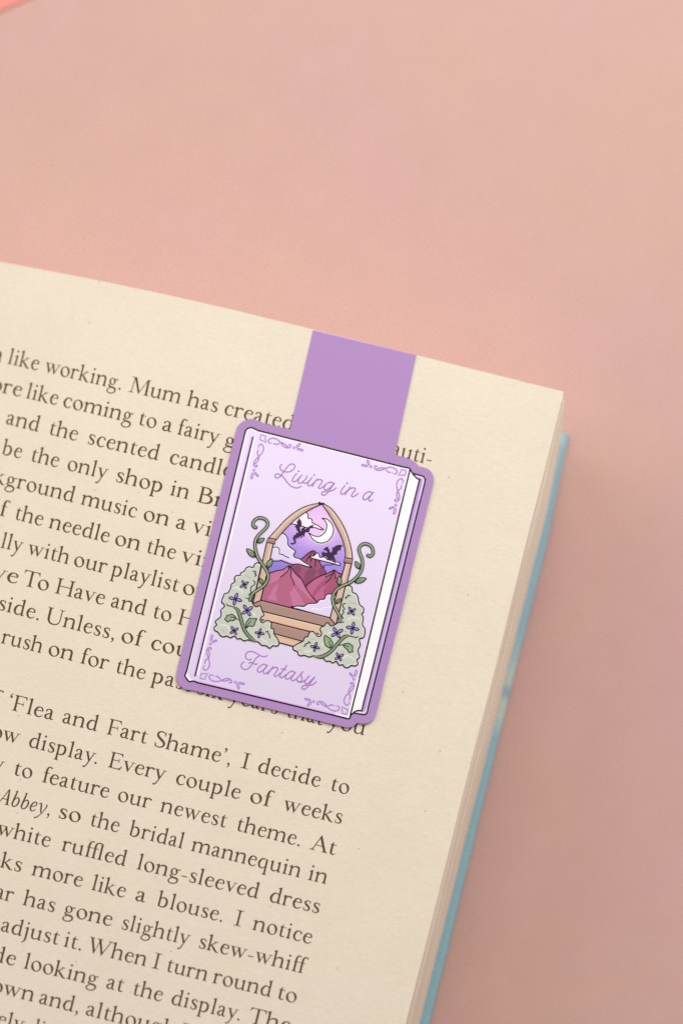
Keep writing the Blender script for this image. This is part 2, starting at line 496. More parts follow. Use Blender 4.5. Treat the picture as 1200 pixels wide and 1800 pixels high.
GL['ib'] = (392, [S((176, 640, 50), (140, 440, 62), (84, 130, 62), (106, 42, 50), (176, 12, 38), (280, 96, 50), (330, 254, 62), (300, 362, 50), (240, 386, 36), (160, 320, 26), (116, 220, 22)), PG((80, 622), (172, 668), (200, 668), (190, 580), (150, 610))])
GL['ie'] = (336, [S((86, 186, 24), (190, 214, 28), (276, 290, 42), (272, 364, 46), (214, 394, 36), (124, 330, 52), (66, 180, 64), (84, 62, 56), (150, 14, 40), (236, 56, 28), (292, 118, 18))])
GL['iy'] = (400, [S((34, 350, 18), (98, 400, 40), (138, 350, 60), (160, 180, 60), (190, 30, 44)), S((350, 400, 44), (366, 330, 46), (304, 160, 30), (196, -20, 30), (96, -150, 34), (10, -212, 44), (-40, -200, 40))])

_cache = {}


def glyph(ch):
    if ch not in _cache:
        adv, pcs = GL[ch]
        out = []
        for kind, pts in pcs:
            if kind == 's':
                out.append(ribbon(catmull(pts, 5), False, False) if len(pts) > 2 else ribbon([np.array(q, float) for q in pts], False, False))
            elif kind == 'r':
                out.append(ribbon(catmull(pts, 3, True), True))
            else:
                out.append(filled(pts))
        xs = [p[0] for pts, _ in out for p in pts]
        _cache[ch] = (adv, out, min(xs), max(xs))
    return _cache[ch]


def split(word, italic=False):
    if italic:
        return ['i' + c if 'i' + c in GL else c for c in word]
    out, i = [], 0
    while i < len(word):
        if word[i:i + 3] == 'ffl':
            out.append('ffl'); i += 3
        elif word[i:i + 2] == 'ff':
            out.append('ff'); i += 2
        else:
            out.append(word[i]); i += 1
    return out


KERN = {'To': -70, 'Ha': -10, 'av': -14, 've': -22, 'wh': -6, 'Wh': -20, 'Ev': -20, 'Fa': -30, 'ry': -16, 'y.': -60, 'r.': -30, 'wo': -16, 'At': -20, 'ow': -12, 'ey': -10, 'ny': -4}
UPX = np.array((0.2425, -0.9702))
SY = 0.0440
_TZ = 1.2e-6


def word_pieces(word, x0, x1, base, italic=False):
    """the strokes of a word printed between two photo columns, measured at the baseline"""
    run, pieces, lo, hi = 0.0, [], None, None
    gs = split(word, italic)
    for k, g in enumerate(gs):
        adv, out, a, b = glyph(g)
        if k:
            run += KERN.get(gs[k - 1] + g, 0)
        pieces.append((run, out))
        lo = run + a if lo is None else min(lo, run + a) if k == 0 else lo
        hi = run + b
        run += adv
    sx = (x1 - x0) / (hi - lo)
    jit = random.uniform(-0.12, 0.12)
    for off, out in pieces:
        for k, (pts, faces) in enumerate(out):
            q = []
            for p in pts:
                x = x0 + (off + p[0] - lo) * sx
                y = p[1]
                c = np.array((x, base(x) + jit)) + UPX * y * SY
                q.append((c[0], c[1], 1.2e-5 + _TZ * (2 * k + p[2])))
            yield q, faces


LINES = [
    ([(13, 639.2), (226, 688.7), (327, 712.5), (743.5, 814.5)], [('n', -21, 2.5), ('like', 13, 67), ('working.', 77, 212), ('Mum', 226, 315.5), ('has', 327, 381), ('created', 393, 514), ('auti-', 687, 756.5)]),
    ([(7.5, 691), (45, 700), (311, 763), (390, 783)], [('ore', -16, 37), ('like', 45, 100.5), ('coming', 110, 231), ('to', 243, 273), ('a', 284, 301), ('fairy', 311, 384), ('gr', 393, 431)]),
    ([(12, 746), (66, 758.5), (277, 809.5), (387, 835)], [('and', 10, 67.5), ('the', 86, 135), ('scented', 154, 277.5), ('candle', 297, 406)]),
    ([(2, 798), (170, 838.5), (298, 870), (384, 891)], [('be', 2, 37), ('the', 54, 102), ('only', 117.5, 188), ('shop', 203.5, 283), ('in', 298, 330), ('Br', 346, 392)]),
    ([(9, 853), (128, 883), (294.5, 925), (371, 944)], [('kground', -13, 129), ('music', 141, 238.5), ('on', 251, 295), ('a', 308, 325), ('vin', 336, 394)]),
    ([(9, 908), (84.5, 928.5), (244.5, 967.5), (357, 996.7)], [('of', -23, 13), ('the', 26, 74), ('needle', 84.5, 190.5), ('on', 201, 244.5), ('the', 257, 307), ('vin', 316, 379)]),
    ([(20.5, 967.5), (119.5, 991.5), (184, 1008.5), (311, 1040.5)], [('ally', -15, 38.6), ('with', 47, 119.5), ('our', 129, 186), ('playlist', 194, 312), ('on', 320, 366)]),
    ([(46, 1030), (96, 1043), (254.5, 1081.5), (311, 1097)], [('ve', -15, 30.5), ('To', 38, 84), ('Have', 96, 182.5), ('and', 194, 254.5), ('to', 268, 299), ('H', 311, 343)]),
    ([(45, 1084.5), (130, 1106.5), (246, 1136.5), (320, 1154)], [('side.', -3, 68), ('Unless,', 79, 200), ('of', 212, 251), ('cou', 264, 331)]),
    ([(1, 1130), (141, 1165.5), (391, 1231.5), (487, 1256), (566, 1275.5), (639.5, 1292.5)], [('rush', 1, 72.5), ('on', 84, 127.5), ('for', 141, 189), ('the', 203, 253.5), ('past', 265, 335), ('six', 346, 391), ('years', 401, 487), ('that', 503, 566), ('you', 575, 639.5)]),
    ([(24, 1249), (93, 1266.5), (170, 1285.5), (436, 1353), (606, 1395.5)], [('of', -36, 1), ('\u2018Flea', 13, 93), ('and', 109, 170), ('Fart', 187, 257), ('Shame\u2019,', 271, 403.5), ('I', 422, 436), ('decide', 452, 561), ('to', 580, 611)]),
    ([(22, 1305.5), (189.5, 1348), (472, 1418), (599.5, 1448.7)], [('ow', -15, 32.6), ('display.', 50, 170), ('Every', 189.5, 290), ('couple', 308, 420.5), ('of', 438, 477), ('weeks', 495.6, 599)]),
    ([(31, 1363.5), (74, 1374.5), (280, 1426), (396, 1455), (543, 1493), (586, 1502.5)], [('y', -14, 5.6), ('to', 24, 55), ('feature', 74, 190), ('our', 206, 263.5), ('newest', 280, 396), ('theme.', 415, 526), ('At', 543, 588)]),
    ([(16, 1416), (226, 1468.5), (320, 1491.5), (526, 1542.5), (572.5, 1554.5)], [('/Abbey,', -7, 87), ('so', 103, 140), ('the', 158, 208), ('bridal', 225, 320), ('mannequin', 334.5, 526), ('in', 540, 572.5)]),
    ([(46, 1479.5), (107, 1495), (220, 1522.5), (452.5, 1580), (555, 1605)], [('white', -7, 87), ('ruffled', 107, 220), ('long-sleeved', 239.5, 452.5), ('dress', 472.5, 559.5)]),
    ([(20, 1528.5), (54.5, 1538.5), (254.5, 1587), (410, 1625.5), (442, 1634.5), (539, 1658)], [('oks', -20, 36.5), ('more', 54.5, 143.5), ('like', 160, 219), ('a', 237, 254.5), ('blouse.', 274, 390), ('I', 410, 423), ('notice', 442, 546)]),
    ([(19.5, 1585), (39, 1590.5), (244, 1640.5), (312.5, 1657.5), (531, 1711)], [('ar', -9, 22), ('has', 39, 95), ('gone', 111, 195.5), ('slightly', 213.5, 332), ('skew-whiff', 349, 536)]),
    ([(39, 1645.5), (111, 1664), (255.5, 1698.5), (362.5, 1725), (475, 1752.5), (519, 1764)], [('adjust', 1, 102), ('it.', 111, 142), ('When', 152, 255.5), ('I', 266, 279.5), ('turn', 292, 362.5), ('round', 372, 475), ('to', 486.5, 519)]),
    ([(7, 1693), (41, 1702.5), (150, 1728), (215.5, 1744.5), (420.5, 1794)], [('de', -14, 26), ('looking', 41, 170), ('at', 186, 215.5), ('the', 233, 284), ('display.', 300, 420.5), ('The', 435, 508)]),
    ([(7, 1748.2), (58, 1761), (131, 1779.5), (300, 1821)], [('own', -15, 58), ('and,', 68, 137), ('although', 150, 306), ('I', 315, 328)]),
    ([(-20, 1798.5), (18, 1808), (60, 1818.5)], [('ely', -6, 41), ('li', 58, 76)]),
]


# ---------------------------------------------------------------- table
def table():
    s = 0.9
    o = mesh_object('table_surface', [(-s, -s, 0), (s, -s, 0), (s, s, 0), (-s, s, 0)], [(0, 1, 2, 3)], [TABLE])
    o['kind'] = 'structure'
    return o


table()

# ---------------------------------------------------------------- the open book
BOOK = thing('open_book', 'open paperback with cream pages of brown print and blue cover edge, on pink surface', 'book')
Z0 = 0.0013                                  # underside of the leaves, on top of the cover
LEAF = 0.00011                               # the top leaf stands clear of the block by its own thickness


def edge_wander(v, k):
    return 0.00004 * math.sin(v * 61 + k * 1.7) + 0.00003 * math.sin(v * 173 + k * 0.9)


def page(mirror=False):
    nu, nv = 128, 66
    vs_, fs = [], []
    for j in range(nv + 1):
        v = PAGE_H * j / nv
        for i in range(nu + 1):
            u = -PAGE_W + PAGE_W * i / nu
            uu = -2 * PAGE_W - u if mirror else u
            r = edge_wander(v, 0) if i == nu else 0.0
            w = 0.00005 * math.sin(u * 55 + 1.0) if j == 0 else 0.0
            vs_.append(P(uu + r * (-1 if mirror else 1), v + w, page_z(u)))
    a = lambda i, j: j * (nu + 1) + i
    for j in range(nv):
        for i in range(nu):
            fs.append((a(i, j), a(i, j + 1), a(i + 1, j + 1), a(i + 1, j)))
    rim = [a(i, 0) for i in range(nu + 1)] + [a(nu, j) for j in range(1, nv + 1)] + [a(i, nv) for i in range(nu - 1, -1, -1)] + [a(0, j) for j in range(nv - 1, 0, -1)]
    n, m = len(vs_), len(rim)
    vs_ += [vs_[i].copy() for i in rim] + [vs_[i] - Vector((0, 0, LEAF * 0.7)) for i in rim]
    fs += [(n + i, n + (i + 1) % m, n + m + (i + 1) % m, n + m + i) for i in range(m)]
    return mesh_object('page', vs_, fs, [PAPER], None, BOOK, True)


def leaf_block(mirror=False):
    """the stack of leaves under the top page: loops of the page outline, each a few leaves lower than the last"""
    N, nv, nu = 120, 90, 40
    rnd = random.Random(11)
    vs_, fs = [], []
    per = 0
    jit_u = jit_v = 0.0
    for k in range(N + 1):
        t = k / N
        if k % 2 == 0:
            jit_u = rnd.uniform(-0.00005, 0.00005)
            jit_v = rnd.uniform(0.0, 0.00030)
            tw = rnd.uniform(-1, 1) * 0.0009
        cu = 0.0006 + 0.0009 * t + (0.0005 * math.exp(-((t - 0.10) / 0.05) ** 2))
        ring_ = []
        def put(u, v):
            z = Z0 + (page_z(min(u, 0)) - LEAF - Z0) * (1 - t)
            ring_.append(P((-2 * PAGE_W - u) if mirror else u, v, z))
        vtop = 0.0003 + 0.0016 * t + jit_v
        for j in range(nv + 1):
            v = vtop + (PAGE_H - vtop) * j / nv
            rag = 0.00022 * math.exp(-v / 0.004) * math.sin(k * 1.3) if k < 40 else 0.0
            put(cu * min(1.0, 0.25 + t * 2.5) * (0.55 + 0.45 * min(1.0, v / 0.014)) + jit_u + tw * (v - 0.1) + edge_wander(v, k) + rag - 0.0002, v)
        for i in range(1, nu + 1):
            put(-PAGE_W * i / nu, PAGE_H)
        for j in range(1, nv + 1):
            put(-PAGE_W, PAGE_H + (vtop - PAGE_H) * j / nv)
        for i in range(1, nu):
            put(-PAGE_W + PAGE_W * i / nu, vtop)
        per = len(ring_)
        vs_ += ring_
    for k in range(N):
        for i in range(per):
            j = (i + 1) % per
            fs.append((k * per + i, k * per + j, (k + 1) * per + j, (k + 1) * per + i))
    return mesh_object('leaf_block', vs_, fs, [EDGE], None, BOOK)


def cover():
    """soft cover: a flat sheet that reaches past the leaves, its fore-edge rounded"""
    nv = 60
    prof = [(0.0, 0.0002), (0.0, 0.0008), (-0.0002, 0.0011), (-0.0006, 0.0012)]
    vs_, fs = [], []
    for j in range(nv + 1):
        v = 0.0004 + (PAGE_H + 0.001 - 0.0004) * j / nv
        out = 0.00165 + 0.00072 * min(1.0, v / 0.018) + 0.00045 * v / 0.1 + 0.00005 * math.sin(v * 90)
        row = [(out + a, z) for a, z in prof]
        row = row + [(-2 * PAGE_W - a, z) for a, z in reversed(row)]
        for a, z in row:
            vs_.append(P(a, v, z))
    m = len(prof) * 2
    for j in range(nv):
        for i in range(m):
            k = (i + 1) % m
            fs.append((j * m + i, j * m + k, (j + 1) * m + k, (j + 1) * m + i))
    fs.append(tuple(range(m)))
    fs.append(tuple(nv * m + i for i in range(m)))
    return mesh_object('cover', vs_, fs, [COVER], None, BOOK)


PG0 = page()
leaf_block()
page(True)
leaf_block(True)
cover()

for pts, words in LINES:
    px = [p[0] for p in pts]
    py = [p[1] for p in pts]
    co = np.polyfit(px, py, 2 if len(pts) > 3 and max(px) - min(px) > 250 else 1)
    base = lambda x, co=co: float(np.polyval(co, x))
    if (391, 1231.5) in pts:                   # this line runs on under the bookmark
        base = lambda x, a=px, b=py: float(np.interp(x, a, b))
    vs_, fs = [], []
    for w, a, b in words:
        it = w.startswith('/')
        for q, faces in word_pieces(w.lstrip('/'), a, b, base, it):
            o = len(vs_)
            vs_ += [on_page(x, y, h) for x, y, h in q]
            fs += [tuple(i + o for i in f) for f in faces]
    mesh_object('printed_line', vs_, fs, [INK], None, PG0)

# ---------------------------------------------------------------- the magnetic bookmark
MARK = thing('magnetic_bookmark', 'lilac bookmark showing a drawn fantasy book, its strap folded over the page top', 'bookmark')
_mats = {}


def ink(r, g, b):
    if (r, g, b) not in _mats:
        _mats[(r, g, b)] = plain('print_%d_%d_%d' % (r, g, b), lin(r, g, b), 0.7, 0.1)
    return _mats[(r, g, b)]


LILAC = ink(180, 143, 197)
DARK = ink(40, 27, 26)
CARD_Z = T + 0.00038
STRAP_Z = T + 0.00022


def crop(ox, oy, s):
    return lambda *pts: [(ox + p[0] / s, oy + p[1] / s) + tuple(p[2:]) for p in pts]


def rounded(pts, n=5):
    return [tuple(q) for q in catmull(pts, n, True)]


def slab(name, outline, z_top, z_bot, mat, parent):
    """a thin sheet cut to an outline given on the photo"""
    top = [on_plane(x, y, z_top) for x, y in outline]
    n = len(top)
    vs_ = top + [Vector((p.x, p.y, z_bot)) for p in top]
    tri = tessellate_polygon([[Vector((p.x, p.y, 0)) for p in top]])
    fs = [tuple(t) for t in tri] + [tuple(i + n for i in reversed(t)) for t in tri]
    fs += [(i, (i + 1) % n, (i + 1) % n + n, i + n) for i in range(n)]
    return mesh_object(name, vs_, fs, [mat], None, parent)


def strap():
    """a lilac strip that comes up over the top edge of the page and runs down to the card"""
    a, b = on_plane(550.4, 581.2, STRAP_Z), on_plane(730.8, 625.2, STRAP_Z)
    c, d = on_plane(505, 775, STRAP_Z), on_plane(690, 815, STRAP_Z)
    up = -V * 0.00016
    rows = [(c, d, 0), (a, b, 0)]
    vs_ = [c, d, a, b]
    lv = [(0.35, -0.00004), (0.8, -0.00012), (1.0, -0.00024), (0.8, -0.00034), (0.2, -0.00038)]
    for k, dz in lv:
        for p in (a, b):
            vs_.append(p + up * k + Vector((0, 0, dz)))
    back = 0.010
    for p in (a, b):
        vs_.append(p + V * 0.0004 + Vector((0, 0, -0.00038)))
    fs = [(i, i + 1, i + 3, i + 2) for i in range(0, len(vs_) - 2, 2)]
    o = mesh_object('strap', vs_, fs, [LILAC], None, MARK)
    return o


strap()

z1 = crop(300, 720, 2.5)
tl = crop(410, 735, 15)
tr = crop(690, 805, 15)
br = crop(590, 1190, 13.333)
bl = crop(310, 1150, 15)
outline = (tl((-8, 690), (45, 470), (105, 250), (150, 170), (250, 85), (350, 38), (470, 20), (580, 40), (680, 85), (760, 115), (880, 150), (1000, 180))
           + tr((100, -78), (300, -20), (470, 40), (560, 90), (620, 140), (660, 205), (690, 222), (780, 240), (880, 268), (960, 310), (1030, 400), (1070, 500), (1078, 600), (1060, 700), (940, 1190))
           + br((1145, 0), (1020, 540), (930, 880), (890, 970), (810, 1050), (720, 1088), (640, 1090), (560, 1080), (497, 1075), (440, 1130), (370, 1170), (290, 1185), (200, 1170), (110, 1145), (0, 1120))
           + bl((1195, 1130), (800, 1035), (420, 945), (300, 940), (200, 905), (100, 830), (40, 740), (10, 650), (0, 560), (15, 470), (60, 280), (130, 0)))
CARD = slab('card', outline, CARD_Z, T + 0.00024, LILAC, MARK)

_lay = [CARD_Z + 8e-6]
DZ = 6e-7
BASE = {'printed_book': 0, 'corner_ornament': 42, 'title_lettering': 42, 'night_sky': 42, 'moon': 64, 'cloud': None, 'mountain': None, 'dragon': None,
        'step': 124, 'arch_frame': 134, 'hedge': 160, 'flower': 232, 'vine': 205}
_top = [0]


class Art:
    """one printed motif on the card: flat shapes and pen lines, each on its own hair-thin layer of ink"""

    def __init__(self, name):
        self.name, self.v, self.f, self.m, self.mi = name, [], [], [], []
        if BASE[name] is not None:
            _lay[0] = CARD_Z + 8e-6 + BASE[name] * DZ
        self.start = _lay[0]

    def add(self, pts, faces, mat):
        if mat not in self.m:
            self.m.append(mat)
        z = _lay[0]
        _lay[0] += DZ
        o = len(self.v)
        self.v += [on_plane(p[0], p[1], z + 0.7 * DZ * (p[2] if len(p) > 2 else 0)) for p in pts]
        self.f += [tuple(i + o for i in f) for f in faces]
        self.mi += [self.m.index(mat)] * len(faces)

    def fill(self, poly, mat):
        self.add(*filled([p[:2] for p in poly]), mat)
        return self

    def line(self, pts, mat, w=1.8, closed=False, n=6, taper=0):
        q = catmull([tuple(p[:2]) for p in pts], n, closed)
        k = len(q)
        L = []
        for i, p in enumerate(q):
            ww = w
            if taper:
                ww = w * min(1.0, 0.35 + 4.0 * min(i, k - 1 - i) / k) if taper == 2 else w * (1 - taper * i / k)
            L.append((p[0], p[1], ww))
        self.add(*ribbon(L, closed), mat)
        return self

    def path(self, pts, mat, w=2.4, closed=False):
        """straight segments"""
        L = [(p[0], p[1], w) for p in pts]
        self.add(*ribbon(L, closed), mat)
        return self

    def shape(self, pts, mat, w=1.9, edge=None, n=5, smooth=True):
        poly = rounded([p[:2] for p in pts], n) if smooth else [p[:2] for p in pts]
        self.fill(poly, mat)
        L = [(p[0], p[1], w * 1.1) for p in poly]
        self.add(*ribbon(L, True), edge or DARK)
        return self

    def dot(self, p, r, mat):
        return self.fill(disc(p[0], p[1], r, 10), mat)

    def done(self, parent=None):
        _top.append((self.name, round((self.start - CARD_Z - 8e-6) / DZ), round((_lay[0] - CARD_Z - 8e-6) / DZ)))
        return mesh_object(self.name, self.v, self.f, self.m, self.mi, parent or CARD)


def graded(name, px0, px1, stops):
    """an ink that changes along the card between two points of the printed design"""
    m = plain(name, (1, 1, 1, 1), 0.7, 0.1)
    nt = NT(m)
    a, b = on_plane(*px0, T), on_plane(*px1, T)
    tc = nt.n('ShaderNodeTexCoord')
    sub = nt.n('ShaderNodeVectorMath', operation='SUBTRACT')
    sub.inputs[1].default_value = a
    dot = nt.n('ShaderNodeVectorMath', operation='DOT_PRODUCT')
    dot.inputs[1].default_value = (b - a) / (b - a).length_squared
    nt.l(tc.outputs['Object'], sub.inputs[0])
    nt.l(sub.outputs[0], dot.inputs[0])
    nt.l(ramp(nt, dot.outputs['Value'], stops), nt.b.inputs['Base Color'])
    return m


def graded_sky():
    m = plain('print_sky', (1, 1, 1, 1), 0.7, 0.1)
    nt = NT(m)
    tc = nt.n('ShaderNodeTexCoord')
    a, b = on_plane(560, 885, T), on_plane(525, 1030, T)
    sub = nt.n('ShaderNodeVectorMath', operation='SUBTRACT')
    sub.inputs[1].default_value = a
    dot = nt.n('ShaderNodeVectorMath', operation='DOT_PRODUCT')
    dot.inputs[1].default_value = (b - a) / (b - a).length_squared
    nt.l(tc.outputs['Object'], sub.inputs[0])
    nt.l(sub.outputs[0], dot.inputs[0])
    base = ramp(nt, dot.outputs['Value'], [(0.0, lin(214, 180, 247)), (0.35, lin(206, 174, 243)), (0.62, lin(178, 146, 228)), (0.85, lin(152, 128, 214))])
    dist = nt.n('ShaderNodeVectorMath', operation='DISTANCE')
    dist.inputs[1].default_value = on_plane(560, 922, T)
    nt.l(tc.outputs['Object'], dist.inputs[0])
    sc = nt.n('ShaderNodeMath', operation='MULTIPLY')
    sc.inputs[1].default_value = PXM / 60.0
    nt.l(dist.outputs['Value'], sc.inputs[0])
    glow = ramp(nt, sc.outputs[0], [(0.15, (1, 1, 1, 1)), (0.9, (0, 0, 0, 1))], 'EASE')
    nt.l(mixc(nt, glow, base, lin(243, 203, 250)), nt.b.inputs['Base Color'])
    return m


WHITE = ink(252, 251, 253)
PALE = graded('print_cover', (560, 830), (500, 1230), [(0.0, lin(239, 225, 252)), (0.45, lin(233, 219, 246)), (1.0, lin(225, 211, 239))])
SCRIPT = ink(175, 128, 198)
ORN = ink(182, 136, 210)
PINKV = ink(226, 182, 247)

# --- the drawn book: back cover, page edge, front cover
a = Art('printed_book')
back = tr((505, 400), (640, 440), (780, 475), (830, 510), (855, 570), (845, 640)) + br((940, 0), (760, 700), (740, 820), (710, 870), (660, 885), (560, 870), (420, 842))
a.fill(back, ink(201, 178, 224))
a.path(tr((845, 520), (810, 640)) + br((900, 0), (735, 690)), ink(208, 190, 226), 2.6)
a.path(tr((740, 570), (700, 760)) + br((815, 20), (650, 760)), ink(186, 146, 212), 3.4)
a.path(tr((610, 470), (760, 510), (806, 545), (812, 600), (790, 700), (700, 1100)), ink(246, 228, 252), 2.0)
a.path(br((812, 460), (715, 790), (665, 838), (600, 835), (470, 835)), ink(240, 224, 250), 2.0)
a.path(tr((505, 400), (640, 440), (780, 475), (830, 510), (855, 570), (845, 640)) + br((940, 0), (760, 700), (740, 820), (710, 870), (660, 885), (560, 870), (420, 842)), DARK, 2.58)
pages = tr((450, 285), (485, 350), (530, 425), (600, 505), (650, 548), (705, 570)) + br((810, 0), (660, 560), (606, 795), (500, 790), (430, 820), (345, 900)) + br((345, 880), (565, 0))
a.fill(pages, WHITE)
a.line(tr((450, 285), (485, 350), (530, 425), (600, 505), (650, 548), (705, 568)), DARK, 2.58)
a.path(tr((705, 562)) + br((810, 0), (660, 560), (606, 800)), DARK, 2.58)
a.line(br((606, 795), (560, 785), (500, 790), (430, 825), (345, 905)), DARK, 2.58)
front = (tl((115, 1200), (325, 325), (360, 285), (420, 258), (480, 250), (540, 270), (640, 325), (1200, 465)) + tr((300, 245), (400, 258), (440, 275), (455, 300))
         + br((565, 0), (345, 880), (325, 970), (290, 982), (240, 970), (0, 908)) + bl((1200, 900), (560, 750), (480, 715), (430, 705), (380, 718), (335, 720), (270, 640), (225, 570), (280, 420), (380, 0)))
a.fill(front, PALE)
# light rims and violet rims inside the outline
a.path(tl((640, 350), (1200, 492)) + tr((300, 270), (420, 290)), WHITE, 3.2)
a.path(tl((400, 310), (470, 284), (540, 300), (640, 350)), WHITE, 2.8)
a.path(tl((395, 320), (345, 420), (140, 1210)) + bl((400, 0), (330, 290), (262, 520)), WHITE, 2.7)
a.fill(bl((238, 560), (300, 440), (300, 520), (340, 610), (400, 665), (500, 690), (470, 705), (380, 705), (340, 705), (285, 640)), WHITE)
a.path(tr((415, 330), (400, 430), (225, 1190)), WHITE, 2.2)
a.path(br((525, 30), (310, 900), (270, 945)), WHITE, 2.8)
a.path(br((290, 935), (0, 868)), WHITE, 2.2)
a.path(tr((190, 1330), (60, 1900)), PINKV, 2.0)
a.path(bl((500, 700), (800, 775), (1195, 868)) + br((-200, 820), (-60, 862)), PINKV, 2.0)
a.path(tl((468, 505), (452, 610)), PINKV, 2.6)
a.path(tl((440, 650), (310, 1230)) + bl((606, -80), (465, 575)), PINKV, 2.2)
a.path(tl((560, 525), (405, 1210)) + bl((695, -20), (566, 535)), WHITE, 3.0)
a.path(tl((521, 500)) + bl((495, 572)), DARK, 2.58)
L = [(p[0], p[1], 2.7) for p in front]
a.add(*ribbon(L, True), DARK)
a.done()

# --- corner flourishes, one drawn and mirrored into the four corners
o_ = crop(440, 755, 10.91)
o2 = crop(430, 780, 22.5)
CT, CR, CB, CL = (462.0, 770.6), (707.7, 831.3), (605.9, 1249.3), (357.7, 1188.0)
eu = np.array((0.9708, 0.2398))
ev = np.array((-0.2424, 0.9702))
flourish = [
    (o_((200, 100), (298, 125), (285, 165), (297, 255), (240, 215), (180, 190), (195, 150)), 'z'),
    (o_((378, 265), (350, 240), (345, 205), (385, 175), (440, 168), (500, 185), (555, 225), (600, 280), (640, 322), (690, 350), (740, 350), (775, 325), (768, 296), (735, 295)), 'l'),
    (o_((575, 248), (615, 258), (670, 292), (728, 345)), 'l'),
    (o_((455, 272), (500, 285), (550, 268)), 'l'), (o_((412, 262)), 'd'), (o_((838, 350)), 'o'),
    (o_((885, 340), (900, 298), (950, 266), (956, 285), (925, 322)), 'c'), (o_((895, 372), (950, 368), (1005, 395), (1000, 409), (940, 398)), 'c'),
    (o_((155, 315), (200, 278), (240, 310), (255, 370), (225, 450), (160, 520), (100, 580), (68, 640), (75, 690), (105, 715), (135, 700), (120, 680)), 'l'),
    (o_((168, 525), (152, 590), (110, 640), (75, 672)), 'l'), (o_((150, 395), (138, 440), (150, 495)), 'l'), (o_((160, 352)), 'd'),
    (o2((372, 1040)), 'o'), (o2((325, 1155), (342, 1240), (300, 1370), (268, 1385), (250, 1330), (275, 1230)), 'c'), (o2((398, 1135), (470, 1175), (540, 1255), (520, 1290), (455, 1240)), 'c')]
for cen, su, sv in ((CT, 1, 1), (CR, -1, 1), (CB, -1, -1), (CL, 1, -1)):
    a = Art('corner_ornament')
    for pts, kind in flourish:
        q = []
        for p in pts:
            d = np.array(p) - np.array(CT)
            lu, lv = d @ eu, d @ ev
            w = np.array(cen) + eu * lu * su + ev * lv * sv
            q.append((w[0], w[1]))
        if kind == 'z':
            a.path(q, ORN, 2.0, True)
        elif kind == 'l':
            a.line(q, ORN, 2.15)
        elif kind == 'd':
            a.dot(q[0], 1.1, ORN)
        elif kind == 'o':
            a.line(disc(q[0][0], q[0][1], 1.75, 8), ORN, 1.5, True)
        else:
            a.line(q, ORN, 1.8, True)
    a.done()

